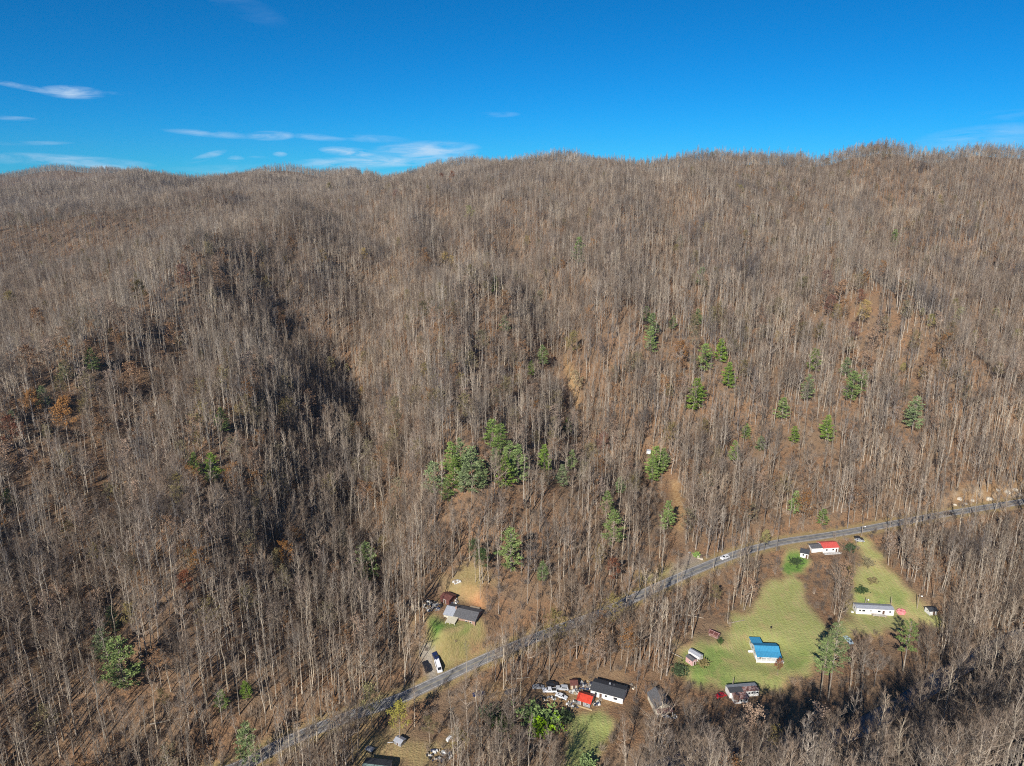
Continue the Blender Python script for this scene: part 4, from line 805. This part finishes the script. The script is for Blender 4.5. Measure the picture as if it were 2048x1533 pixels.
def pine_geo(seed, H, tr, clear, spread, droop=.0, limbs=6, step=.95, clumps=5, nd=9, topshape=.8):
    r = random.Random(seed); T, F, Bm = MB(), MB(), MB()
    for i in range(6): T.tube((0,0,-.6 + (H+.4)*i/6), (0,0,-.6 + (H+.4)*(i+1)/6), tr*(1-.9*i/6), tr*(1-.9*(i+1)/6), 6)
    z = clear * H
    while z < H * .99:
        g = (z - clear*H) / (H - clear*H); L0 = spread * (1 - g) ** topshape * (.7 + .3 * min(1, g * 5)) + .25
        for k in range(limbs):
            az = r.random() * 6.283; L = L0 * r.uniform(.65, 1.2); el = .1 + .55 * g - droop + r.uniform(-.12, .12)
            d = Vector((math.cos(az)*math.cos(el), math.sin(az)*math.cos(el), math.sin(el))); p = Vector((0, 0, z + r.uniform(-.3, .3)))
            Bm.tube(p, p + d * L, .05, .015, 3)
            n = max(2, int(clumps * L / spread + 1))
            for c in range(n):
                s = .35 + .65 * (c + .5) / n; q = p + d * L * s + Vector((0, 0, .1 * s * L * .3))
                for _ in range(nd):
                    a = (d * .7 + Vector((r.gauss(0,.7), r.gauss(0,.7), r.gauss(.35,.4)))).normalized(); o = a.orthogonal().normalized(); o = o * math.cos(r.random()*3.1) + a.cross(o) * math.sin(r.random()*3.1)
                    ln = r.uniform(.45, .95) * (.6 + .4 * L / spread); w = .13
                    m0 = q + Vector((r.gauss(0,.25), r.gauss(0,.25), r.gauss(0,.12)))
                    F.add([m0, m0 + a*ln*.5 + o*w, m0 + a*ln, m0 + a*ln*.5 - o*w], [(0,1,2,3)])
        z += step * r.uniform(.8, 1.2) * (1 - .35 * g)
    return T, F, Bm
# prototypes of bare trees: tall narrow poplars, broader oaks, thin saplings
SPEC = [('tall', 11, 28, .23, .54, 15, 3.5, .95, 3, 5), ('tall', 12, 30, .25, .62, 13, 3.2, 1.05, 3, 5), ('tall', 13, 26, .21, .50, 15, 3.1, .9, 3, 5), ('tall', 14, 27, .23, .66, 12, 3.0, .85, 3, 5),
        ('broad', 21, 22, .27, .34, 17, 6.8, .62, 4, 6), ('broad', 22, 20, .24, .28, 16, 6.4, .58, 4, 6), ('broad', 23, 24, .27, .40, 15, 6.4, .72, 4, 6),
        ('thin', 31, 15, .09, .38, 11, 2.3, .8, 3, 6), ('thin', 32, 19, .11, .50, 11, 2.3, .95, 3, 6)]
protos = []
for (kd, sd, H, tr, cl, nb, spd, el, ns, nt_) in SPEC:
    T, B, tips = tree_geo(sd, H, tr, cl, nb, spd, el, ns, nt_)
    ms = (bark, twigm) if kd != 'broad' else (barkd, twigd)
    protos.append((kd, H, T.mesh('trunk', [ms[0]]), B.mesh('crown', [*ms]), (T, B, ms)))
hidden = bpy.data.collections.new('tree_kinds'); hidden_far = bpy.data.collections.new('far_tree_kinds'); hidden_br = bpy.data.collections.new('brush_kinds')
def joined(coll, nm, T, B, ms):
    mb = MB(); mb.v = T.v + B.v; n = len(T.v); mb.f = T.f + [tuple(i + n for i in f) for f in B.f]; mb.m = T.m + B.m
    me = mb.mesh(nm, list(ms)); o = bpy.data.objects.new(nm, me); coll.objects.link(o); return o
for i, (kd, H, tm, cm, (T, B, ms)) in enumerate(protos): joined(hidden, 'k%02d' % i, T, B, ms)
for i, (sd, tone, per) in enumerate([(91, 'pinkish', 2), (92, 'orange', 2), (93, 'olive', 2)]):     # trees that hold some dry leaves
    T, B, tips = tree_geo(sd, 19, .22, .34, 14, 5.2, .52, 3, 4); add_leaves(B, tips, sd, per, .24, .35, 2); joined(hidden, 'k%02d' % (9 + i), T, B, (barkd, twigd, LEAF[tone]))
FAR = [('tall', 41, 26, .27, .45, 11, 4.4, .7, 2, 2), ('tall', 42, 24, .25, .40, 11, 4.2, .75, 2, 2), ('broad', 43, 20, .28, .32, 12, 5.6, .55, 2, 2), ('broad', 44, 22, .28, .36, 12, 5.2, .55, 2, 2), ('broad', 45, 20, .26, .3, 13, 6.0, .5, 2, 3)]
for i, (kd, sd, H, tr, cl, nb, spd, el, ns, nt_) in enumerate(FAR):
    T, B, _ = tree_geo(sd, H, tr, cl, nb, spd, el, ns, nt_, thick=1.35, tw=2.2, nsides=3); joined(hidden_far, 'k%02d' % i, T, B, (bark, twigm) if kd == 'tall' else (barkd, twigd))
def brush_geo(seed, n, h, r0):
    r = random.Random(seed); B = MB()
    for i in range(n):
        a = r.random() * 6.283; k = r.random() * r0 * .5; p = Vector((k*math.cos(a), k*math.sin(a), -.1)); q = p + Vector((r.gauss(0, r0*.4), r.gauss(0, r0*.4), h * r.uniform(.5, 1.1)))
        B.tube(p, q, .045, .012, 3)
        for _ in range(4):
            m0 = p.lerp(q, r.uniform(.4, 1)); B.tube(m0, m0 + Vector((r.gauss(0,.45), r.gauss(0,.45), r.uniform(.1,.7))) * h * .35, .03, 0, 3, 1)
    return B
for i, (sd, n, h, r0) in enumerate([(51, 22, 2.6, 1.8), (52, 30, 1.7, 2.2), (53, 12, 4.2, 1.3)]): joined(hidden_br, 'k%02d' % i, MB(), brush_geo(sd, n, h, r0), (twigm, twigd))

# --- where trees may stand: a coarse map in photo pixels of what must stay in view
MS = 4; KEEP = np.ones((1533 // MS + 60, 2048 // MS + 1)); NX = KEEP.shape[1]; NY = KEEP.shape[0]
yy, xx = np.mgrid[0:NY, 0:NX]; xx = xx * MS + 2.0; yy = yy * MS + 2.0
def keep_poly(poly, val, grow=0):
    ins = np.zeros(xx.shape, bool); n = len(poly)
    for k in range(n):
        a, b = poly[k], poly[(k+1) % n]; ins ^= ((a[1] > yy) != (b[1] > yy)) & (xx < (b[0]-a[0]) * (yy-a[1]) / ((b[1]-a[1]) or 1e-9) + a[0])
    KEEP[ins] = np.minimum(KEEP[ins], val)
def keep_box(u0, u1, v0, v1, val): keep_poly([(u0,v0),(u1,v0),(u1,v1),(u0,v1)], val)
keep_poly(FIELD1, 0); keep_poly(FIELD2, 0.0); keep_poly(LAWN1, .06); keep_poly(YARDR, .05); keep_poly(YARDL, .0)
keep_poly(CLEAR3, .15); keep_poly(JUNK, .02); keep_poly(STRIP, .25)
keep_poly([(1058,1345),(1120,1335),(1255,1345),(1255,1362),(1058,1366)], .35)
for b in [(880,970,1198,1258,0),(845,905,1190,1235,.1),(862,885,1305,1348,0),(845,860,1325,1345,.1),(1150,1240,1360,1420,0),(1238,1262,1370,1410,.3),(1455,1520,1368,1410,0),(1426,1456,1385,1402,0),
          (1366,1400,1298,1334,0),(1414,1440,1258,1282,0),(1592,1640,1090,1120,.25),(1638,1680,1084,1112,0),(1705,1790,1205,1240,0),(1850,1878,1212,1234,0),(1300,1352,1388,1432,.6),
          (1440,1460,1112,1124,0),(1376,1410,1098,1122,.05),(785,805,1476,1498,0),(1700,1730,1072,1088,.35),(940,972,1382,1400,.1),(1008,1034,1380,1394,.4),(1288,1305,898,912,0),(890,905,1472,1490,.1),(1826,1842,1186,1222,.1),(1718,1728,1050,1074,.1),
          (905,985,1150,1200,.45),(1345,1362,965,1060,.12),(1890,1905,1020,1034,.2),(1688,1704,1274,1290,.2),(1035,1128,1408,1452,.12),(1108,1128,1410,1430,.1)]: keep_box(*b)
keep_poly([(1345,1130),(1375,1102),(1410,1118),(1392,1150),(1340,1165)], .15)
keep_poly([(1130,715),(1142,735),(1160,800),(1160,870),(1150,880),(1148,800),(1136,760)], .3)
keep_poly([(1880,1010),(1960,975),(2048,962),(2048,1000),(1960,1015)], .45)
ROADV = [((640,700),.8),((700,760),.55),((760,905),.35),((905,1060),.95),((1060,1130),.65),((1130,1180),.7),((1180,1260),.95),((1260,1330),.65),((1330,1400),.7),((1400,1480),.7),((1480,1600),.9),((1600,1800),.2),((1800,1900),.6),((1900,2060),.35)]
for (q0, q1) in zip(ROAD_PX[:-1], ROAD_PX[1:]):
    mid = (q0[0] + q1[0]) / 2; val = 1
    for (a, b), vv in ROADV:
        if a <= mid < b: val = vv
    hw_ = 7 + (q0[1] - 1000) * .018
    keep_poly([(q0[0], q0[1]-hw_), (q1[0], q1[1]-hw_), (q1[0], q1[1]+hw_), (q0[0], q0[1]+hw_)], val)
for (u, a, b, tn) in PINES: keep_box(u - (b-a)*.2, u + (b-a)*.2, a, b - (b-a)*.25, .2)
for (u, v, w, tn) in AUT: keep_box(u - w*.42, u + w*.42, v - w*.4, v + w*.25, .25 if tn != 'lime' else .05)
for b in [(1625,1682,1252,1400,.0),(1782,1828,1246,1342,.0),(1350,1376,1310,1360,.1)]: keep_box(*b)
def proj(x, y, z):
    dz = z - CAMZ; t = y * cp - dz * sp; up = y * sp + dz * cp; t = np.maximum(t, 1); return 1024 + FPX * x / t, 766.5 - FPX * up / t, t
def keep_prob(x, y, z, H, wide):
    out = np.ones(x.shape)
    for f in (0.12, .3, .45, .6, .75, .9, 1.0):
        u, v, t = proj(x, y, z + H * f); r = FPX / t * wide * (0.25 if f < .5 else .8)
        for s in (-1, 0, 1):
            i = np.clip(((u + s * r) / MS).astype(int), 0, NX - 1); j = np.clip((v / MS).astype(int), 0, NY - 1); inside = (v >= 0) & (v < NY * MS) & (u >= -10) & (u < 2058)
            out = np.minimum(out, np.where(inside, KEEP[j, i], 1))
    return out
def zone_at(x, y, ch, Z=Z1):
    i = np.clip(np.searchsorted(GX, x) - 1, 0, len(GX)-1); j = np.clip(np.searchsorted(GY, y) - 1, 0, len(GY)-1); return Z[j, i, ch]
pads = list(PADS.values())
def scatter(x0, x1, y0, y1, cell, jit=.5, rs=3):
    r = np.random.RandomState(rs); X, Y = np.meshgrid(np.arange(x0, x1, cell), np.arange(y0, y1, cell)); X = X.ravel() + r.uniform(-jit, jit, X.size) * cell; Y = Y.ravel() + r.uniform(-jit, jit, Y.size) * cell
    return X, Y, r
def visible(x, y, z, H, marg=10):
    zt = z + H + marg; ok = np.ones(x.shape, bool)
    for f in np.concatenate([np.linspace(.12, .9, 22), np.linspace(.91, .985, 8)]):
        ok &= (CAMZ + (zt - CAMZ) * f) > HZ(x * f, y * f) + 2
    return ok
def forest_points(x0, x1, y0, y1, cell, rs, Hm, vmax=1700, kx=250):
    x, y, r = scatter(x0, x1, y0, y1, cell, .5, rs); z = HZ(x, y); u, v, t = proj(x, y, z); k = (u > -kx) & (u < 2048 + kx) & (v < vmax) & (y > 20)
    x, y, z = x[k], y[k], z[k]; k = visible(x, y, z, Hm); x, y, z = x[k], y[k], z[k]
    rd_, _ = seg_dist(x, y, road_line); k = rd_ > 3.9; k &= (zone_at(x, y, 0) < .5); c_, _ = seg_dist(x, y, creek_line); k &= c_ > 4.5
    t_, _ = seg_dist(x, y, trk); k &= t_ > 3.2
    for g in pads: k &= np.hypot(x - g.x, y - g.y) > 9
    return x[k], y[k], z[k], r
x, y, z, r = forest_points(-420, 420, 20, 520, 3.6, 3, 25)
u, v, t = proj(x, y, z)
bias = vnoise(x, y, 45, 78) + .5 * vnoise(x, y, 15, 79)
slope_nb = (u > 1100) & (v > 1250)                     # broad crowns on the near creek bank
dens = 0.72 + .25 * (x < -30) + .35 * vnoise(x, y, 30, 77) + .35 * vnoise(x, y, 11, 75) - .25 * (slope_nb & (y < 235))
kind = np.where(r.rand(x.size) < np.clip(.34 + .3 * bias + .35 * slope_nb, .05, .85), 1, 0); kind = np.where(r.rand(x.size) < .26, 2, kind)
var = np.where(kind == 0, r.randint(0, 4, x.size), np.where(kind == 1, 4 + r.randint(0, 3, x.size), 7 + r.randint(0, 2, x.size)))
Hs = np.array([p[1] for p in protos], float)[var]; sc = r.uniform(.62, 1.12, x.size) * np.where(slope_nb & (y < 235), 1.12, 1); wide = np.array([4, 4, 3.8, 3.6, 6, 5.5, 6, 2.4, 2.4])[var] * sc
k = (r.rand(x.size) < keep_prob(x, y, z, Hs * sc, wide)) & (r.rand(x.size) < dens)
x, y, z, u, v, t, kind, var, Hs, sc = (q[k] for q in (x, y, z, u, v, t, kind, var, Hs, sc)); rot = r.uniform(0, 6.283, x.size)
near = dict(x=x, y=y, z=z, u=u, v=v, t=t, kind=kind, var=var, sc=sc, H=Hs * sc, rot=rot)
x2, y2, z2, r2 = forest_points(-800, 950, 520, 1060, 3.7, 5, 20)
x3, y3, z3, r3 = forest_points(-2100, 1500, 1060, 2750, 5.4, 6, 14, kx=60); x4, y4, z4, r4 = forest_points(-1300, 100, 1000, 1650, 5.0, 16, 14, kx=60); x3, y3, z3 = (np.concatenate(q) for q in ((x3, x4), (y3, y4), (z3, z4)))

LAND = [('blue-roofed house', 1535, 1300), ('mobile home', 1748, 1222), ('grey-roofed farmhouse', 920, 1230), ('white long house', 1210, 1390), ('rusty trailer house', 1488, 1390), ('coral-roofed house', 1655, 1098),
        ('central pine clump', 950, 930), ('dug track', 1345, 1000), ('navy blue car', 957, 1391), ('small dark SUV', 1897, 1028), ('pale blue car', 1697, 1283), ('white creekside shed', 1863, 1225), ('white road-shoulder SUV', 1450, 1118),
        ('grey metal hut', 795, 1485), ('two shaggy pines', 235, 1320), ('lone dark pine', 736, 1130), ('orange twin trees', 190, 720), ('bottom-edge pine', 500, 1490), ('old gabled house', 1325, 1410), ('paired spur pines', 410, 935), ('black parked SUV', 852, 1335)]
ORD = ['first', 'second', 'third', 'fourth', 'fifth', 'sixth', 'seventh', 'eighth', 'ninth', 'tenth', 'eleventh', 'twelfth', 'thirteenth', 'fourteenth', 'fifteenth', 'sixteenth', 'seventeenth', 'eighteenth', 'nineteenth', 'twentieth', 'twenty-first', 'twenty-second', 'twenty-third', 'twenty-fourth', 'twenty-fifth', 'twenty-sixth', 'twenty-seventh', 'twenty-eighth', 'twenty-ninth', 'thirtieth']
def where(u, v):
    nm, a, b = min(LAND, key=lambda q: math.hypot(q[1] - u, (q[2] - v) * 1.3)); dx, dy = u - a, v - b; d = math.hypot(dx, dy)
    side = ('left of' if dx < 0 else 'right of') if abs(dx) > abs(dy) * 1.1 else ('uphill of' if dy < 0 else 'downhill of'); return ('far ' if d > 190 else '') + side + ' the ' + nm
def rank_labels(objs):
    groups = {}
    for o, base, u, v in objs: groups.setdefault((base, where(u, v)), []).append((u, v, o))
    for (base, wh), L_ in groups.items():
        L_.sort(key=lambda q: (q[0], q[1]))
        for i, (u, v, o) in enumerate(L_):
            o['label'] = (base + ', ' + wh) if len(L_) == 1 else f'{base}, {ORD[min(i, 29)]} from left, {wh}'
# --- the trees that show largest are objects of their own
top = near['v'] - near['H'] * FPX / near['t'] * .86
score = near['H'] * FPX / near['t'] - 1000.0 * ((near['v'] > 1560) | (near['u'] < 5) | (near['u'] > 2043) | (top < 0)) - 18 * (near['kind'] == 2)
order = np.argsort(-score)[:290]; single = np.zeros(near['x'].size, bool); single[order] = True
LOOK = {0: 'slim pale-trunked bare tree', 1: 'broad-crowned bare tree', 2: 'thin bare sapling'}; bare = []
for i in order:
    kd, H, tm, cm, _ = protos[int(near['var'][i])]; s = float(near['sc'][i])
    r0 = empty('bare_tree', (float(near['x'][i]), float(near['y'][i]), float(near['z'][i])), float(near['rot'][i])); r0.scale = (s, s, s)
    tag(r0, None, 'bare tree', 'leafless trees nearest the camera'); bare.append((r0, LOOK[int(near['kind'][i])], float(near['u'][i]), float(near['v'][i])))
    for nm, me in (('trunk', tm), ('crown', cm)):
        o = bpy.data.objects.new(nm, me); C.objects.link(o); o.parent = r0
def instancer(name, coll, x, y, z, idx, sc, rot, label, tilt=.035, scz=None):
    n = len(x); me = bpy.data.meshes.new(name); me.vertices.add(n); me.vertices.foreach_set('co', np.stack([x, y, z], -1).ravel().astype(np.float32))
    a = me.attributes.new('kind_index', 'INT', 'POINT'); a.data.foreach_set('value', np.asarray(idx, np.int32))
    a = me.attributes.new('size', 'FLOAT_VECTOR', 'POINT'); sz = sc if scz is None else scz; a.data.foreach_set('vector', np.stack([sc, sc, sz], -1).ravel().astype(np.float32))
    rr_ = np.random.RandomState(5); a = me.attributes.new('turn', 'FLOAT_VECTOR', 'POINT'); a.data.foreach_set('vector', np.stack([rr_.normal(0, tilt, n), rr_.normal(0, tilt, n), rot], -1).ravel().astype(np.float32))
    o = bpy.data.objects.new(name, me); C.objects.link(o)
    ng = bpy.data.node_groups.new(name + '_nodes', 'GeometryNodeTree'); ng.interface.new_socket('Geometry', in_out='INPUT', socket_type='NodeSocketGeometry'); ng.interface.new_socket('Geometry', in_out='OUTPUT', socket_type='NodeSocketGeometry')
    N = ng.nodes.new; L = ng.links.new; gi, go = N('NodeGroupInput'), N('NodeGroupOutput'); ci = N('GeometryNodeCollectionInfo'); ci.inputs['Collection'].default_value = coll; ci.inputs['Separate Children'].default_value = True; ci.inputs['Reset Children'].default_value = True
    ip = N('GeometryNodeInstanceOnPoints'); ip.inputs['Pick Instance'].default_value = True
    def attr(nm, ty):
        q = N('GeometryNodeInputNamedAttribute'); q.data_type = ty; q.inputs[0].default_value = nm; return [s for s in q.outputs if s.enabled and s.name == 'Attribute'][0]
    L(gi.outputs[0], ip.inputs['Points']); L(ci.outputs[0], ip.inputs['Instance']); L(attr('kind_index', 'INT'), ip.inputs['Instance Index'])
    L(attr('turn', 'FLOAT_VECTOR'), ip.inputs['Rotation']); L(attr('size', 'FLOAT_VECTOR'), ip.inputs['Scale']); L(ip.outputs[0], go.inputs[0])
    md = o.modifiers.new('scatter', 'NODES'); md.node_group = ng
    return tag(o, label, kind='stuff')
m_ = ~single
drynoise = lambda x, y: np.clip(.05 + .10 * vnoise(x, y, 60, 55) + .14 * np.exp(-(((x + 25) / 70) ** 2 + ((y - 400) / 60) ** 2)) + .16 * np.exp(-(((x - 245) / 60) ** 2 + ((y - 500) / 50) ** 2)) + .14 * np.exp(-(((x + 230) / 90) ** 2 + ((y - 360) / 70) ** 2)), 0, .4)
rq = np.random.RandomState(21); kk = rq.rand(near['x'].size) < drynoise(near['x'], near['y']); near['var'] = np.where(kk & m_, 9 + rq.randint(0, 3, kk.size), near['var'])
X = np.concatenate([near['x'][m_], x2]); Y = np.concatenate([near['y'][m_], y2]); Zz = np.concatenate([near['z'][m_], z2])
bias2 = vnoise(x2, y2, 45, 78) + .5 * vnoise(x2, y2, 15, 79); k2 = np.where(r2.rand(x2.size) < np.clip(.42 + .3 * bias2 + .15 * (y2 > 650), .05, .85), 4 + r2.randint(0, 3, x2.size), r2.randint(0, 4, x2.size)); k2 = np.where(r2.rand(x2.size) < .2, 7 + r2.randint(0, 2, x2.size), k2)
kk = rq.rand(x2.size) < drynoise(x2, y2) * .7; k2 = np.where(kk, 9 + rq.randint(0, 3, x2.size), k2)
instancer('forest', hidden, X, Y, Zz, np.concatenate([near['var'][m_], k2]), np.concatenate([near['sc'][m_], r2.uniform(.6, 1.05, x2.size) * np.interp(y2, [520, 800], [.95, .74])]), np.concatenate([near['rot'][m_], r2.uniform(0, 6.283, x2.size)]), 'leafless forest covering the mountainside')
instancer('far_forest', hidden_far, x3, y3, z3, r3.randint(0, 5, x3.size), r3.uniform(.58, .95, x3.size) * np.interp(y3, [1100, 1300], [.95, 1.0]), r3.uniform(0, 6.283, x3.size), 'leafless forest on the distant ridges')
# the odd fallen trunk on the open leaf litter
lg = []
for (u, v, a_, n_) in [(60,1010,.5,9),(95,1060,-.4,8),(130,1035,.2,10),(420,1260,.9,9),(300,1450,.3,10),(520,1380,-.5,8),(700,1240,.4,9),(1310,1096,.7,6),(1766,886,1.2,6),(1690,1000,-.3,7),(1180,1120,.5,7),(1620,1010,.2,7),(1370,1230,-.2,8),(1455,1248,.3,9),(1265,1185,.15,7),(560,1250,.8,9),(180,1320,.1,9),(380,1100,-.6,9),(930,1120,.4,8),(1075,1140,.9,8),(1250,1010,-.4,8),(1540,980,.5,8),(1850,960,.8,9),(720,1330,-.2,8),(640,1180,.6,9),(1020,1360,.2,8),(1330,1300,-.5,8),(240,1230,.4,9),(1480,940,.1,7),(1745,930,-.7,8)]:
    g = ground(u, v); d = Vector((math.cos(a_), math.sin(a_), 0)); e = g + d * n_; e.z = float(HZ(e.x, e.y)) + .35; mb = MB().tube((0,0,.2), tuple(e - g), .24, .12, 6, cap=True)
    for f in (.55, .7, .85): q = (e - g) * f; mb.tube(tuple(q), tuple(q + Vector((rnd.uniform(-1.2,1.2), rnd.uniform(-1.2,1.2), rnd.uniform(.2,1)))), .06, .02, 3)
    o = mb.build('fallen_log', bark); o.location = g; tag(o, None, 'fallen log', 'fallen trunks on the leaf litter'); lg.append((o, 'fallen pale log', u, v))
rank_labels(lg)
# brush under the trees
xb, yb, zb, rb = forest_points(-360, 360, 150, 500, 3.7, 8, 3, vmax=1600, kx=40)
kb = (rb.rand(xb.size) < .8) & (zone_at(xb, yb, 2) < .6); ub, vb, tb = proj(xb, yb, zb); ii = np.clip((ub / MS).astype(int), 0, NX-1); jj = np.clip((vb / MS).astype(int), 0, NY-1); kb &= rb.rand(xb.size) < np.sqrt(KEEP[jj, ii])
xb, yb, zb = xb[kb], yb[kb], zb[kb]
instancer('undergrowth', hidden_br, xb, yb, zb, rb.randint(0, 3, xb.size), rb.uniform(.6, 1.4, xb.size), rb.uniform(0, 6.28, xb.size), 'brown twiggy undergrowth beneath the trees', .1)
print('COUNTS near', near['x'].size, 'mid', x2.size, 'far', x3.size, 'brush', xb.size)

# --- evergreens: (u, v top, v bottom, tone)
def crown_variant(i, H, clear, sp_, **kw):
    T, F, Bm = pine_geo(i, H, .2, clear, sp_, **kw); return (H, T.mesh('trunk', [barkd]), F, Bm.mesh('branch', [barkd]))
PV = [crown_variant(61, 16, .12, 4.0, topshape=.62, step=1.15, nd=8), crown_variant(62, 15, .16, 4.3, topshape=.5, step=1.25, nd=8), crown_variant(63, 18, .22, 3.9, topshape=.55, step=1.3, nd=8)]
PVM = [[F.mesh('crown', [nm_]) for nm_ in (needle, needle2)] for (_, _, F, _) in PV]
cnt = {}
def ordinal_label(base, key, u):
    cnt.setdefault(key, []).append(u); return base
pine_objs = []
def put_pine(u, vt, vb, tone, label=None, H=None):
    g = ground(u, vb + 2); t = g.y * cp + (CAMZ - g.z) * sp; H = H or (vb - vt + 6) * t / FPX / .88; i = rnd.randrange(3); h0, tm, F, bmm = PV[i]; s = H / h0
    r0 = empty('pine_tree', g, rnd.random() * 6.28); r0.scale = (s * rnd.uniform(1.05, 1.3) * (1.0 if H > 11 else 1.15),) * 2 + (s,)
    o = bpy.data.objects.new('trunk', tm); C.objects.link(o); o.parent = r0; o = bpy.data.objects.new('crown', PVM[i][tone]); C.objects.link(o); o.parent = r0; o = bpy.data.objects.new('branch', bmm); C.objects.link(o); o.parent = r0
    base = ('light green pine' if tone else 'dark green pine'); tag(r0, None, 'pine tree', 'evergreen pines among the bare trees'); pine_objs.append((r0, base, u, vt))
for q in PINES: put_pine(*q)
rank_labels(pine_objs); rank_labels(bare)
# two big white pines with open high crowns near the fields, and one by the shed
def white_pine(u, vb, vt, label, tone=1, spread=5.4, seed=71, clear=.42, trunks=1):
    g = ground(u, vb); t = g.y * cp + (CAMZ - g.z) * sp; H = (vb - vt) * t / FPX / .84
    T, F, Bm = pine_geo(seed, H, .3, clear, spread, limbs=5, step=1.5, clumps=5, nd=10, topshape=.45); r0 = tag(empty('white_pine', g), label, 'pine tree')
    T.build('trunk', bark, r0); F.build('crown', needle2, r0); Bm.build('branch', bark, r0)
white_pine(1656, 1402, 1252, 'big open-crowned pine with bare trunk right of blue-roofed house', spread=5.6, seed=71)
white_pine(1640, 1398, 1275, 'lower pine trunk close left of the big open-crowned pine', spread=4.0, seed=75)
white_pine(1806, 1342, 1246, 'open-crowned pine with pale trunk below the mobile home', spread=4.6, seed=72)
# leafy autumn trees: (u, v crown centre, crown width px, tone)
ag = []
T, B, tips = tree_geo(81, 18, .24, .35, 13, 5.0, .5, 3, 3); AT = T.mesh('trunk', [barkd]); ABm = B.mesh('branch', [barkd, twigd]); AL = {}
for kx_, m in LEAF.items():
    per = {'lime': 9, 'green': 7, 'gold': 5, 'yellow': 4, 'pinkish': 3}.get(kx_, 5); mb = MB(); add_leaves(mb, tips, 5, per, .24, .42); AL[kx_] = mb.mesh('foliage', [m])
NAME = dict(orange='orange-brown leafy tree', rust='dark rust leafy tree', gold='golden leafy tree', yellow='yellow-green leafy tree', lime='bright lime green leafy tree', olive='olive-brown leafy tree', pinkish='pale tan leafy tree', green='dark green leafy tree')
for (u, v, w, tone) in AUT:
    g = ground(u, v + w * .75); t = g.y * cp + (CAMZ - g.z) * sp; W = w * t / FPX; s = max(.28, min(1.25, W / 8.6)); vb_ = v + .62 * 18 * s * FPX / t * .9
    if vb_ > 1532: vb_ = 1545
    g = ground(u, vb_); r0 = empty('autumn_tree', g, rnd.random() * 6.28); r0.scale = (s, s, s); tag(r0, None, 'tree', 'trees still holding autumn leaves')
    for nm, me in (('trunk', AT), ('branch', ABm), ('foliage', AL[tone])):
        o = bpy.data.objects.new(nm, me); C.objects.link(o); o.parent = r0
    ag.append((r0, NAME[tone], u, v))
rank_labels(ag)
# low green bushes
def bush(u, v, s, tone, label, n=130):
    g = ground(u, v); mb = MB(); r = random.Random(u); tips = [Vector((r.gauss(0,.5), r.gauss(0,.5), abs(r.gauss(.5,.35)))) * s for _ in range(n)]; add_leaves(mb, tips, 3, 5, .11 * s + .08, .12 * s)
    st = MB(); [st.tube((0,0,-.2), tuple(p), .04, .01, 3) for p in tips[:14]]; r0 = tag(empty('bush', g), label, 'bush', 'green bushes in the valley'); mb.build('foliage', LEAF[tone], r0); st.build('stem', barkd, r0)
bush(1392, 1113, 1.7, 'lime', 'lime green bush between the two gate walls')
bush(1440, 1285, 1.2, 'green', 'small dark bush below the animal pen'); bush(1062, 1440, 4.2, 'lime', 'bright green vine thicket left of red-roofed shed'); bush(1100, 1445, 4.0, 'lime', 'bright green vine thicket nearest lower yard')
bush(1082, 1462, 3.8, 'lime', 'lower bright green thicket above bottom edge'); bush(1130, 1440, 2.6, 'green', 'dark green thicket beside lower yard'); bush(985, 1440, 3.8, 'green', 'dark green brush left of the vine thicket'); bush(1005, 1455, 3.4, 'green', 'second dark green brush clump near the vine thicket')
bush(1735, 1130, 2.4, 'olive', 'olive brush patch at top of mobile home field'); bush(1592, 1128, 2.6, 'green', 'green bush patch below white outbuilding'); bush(1360, 1345, 2.6, 'green', 'dark green bush left of pink shed'); bush(1175, 1533, 3, 'lime', 'light green bush at bottom edge')
bush(1722, 1185, 2.2, 'green', 'dark green bush at left edge of mobile home field'); bush(1700, 1100, 2.6, 'green', 'green bush right of coral-roofed house'); bush(1405, 1330, 2.0, 'olive', 'twiggy brown bush right of white shed'); bush(1745, 1165, 1.9, 'olive', 'brush pile lying in mobile home field')
# ------------------------------------------------------------ air
hz = MB().box(-2600, 2600, -260, 3000, -60, 330); hm = bpy.data.materials.new('valley_air'); hm.use_nodes = True; nt = hm.node_tree
nt.nodes.remove(nt.nodes['Principled BSDF']); pv = nt.nodes.new('ShaderNodeVolumePrincipled'); pv.inputs['Color'].default_value = (.6, .78, 1, 1); pv.inputs["Density"].default_value = .00005
pv.inputs['Anisotropy'].default_value = .3; nt.links.new(pv.outputs[0], nt.nodes['Material Output'].inputs['Volume']); tag(hz.build('haze', hm), 'thin blue air over the valley', kind='stuff')
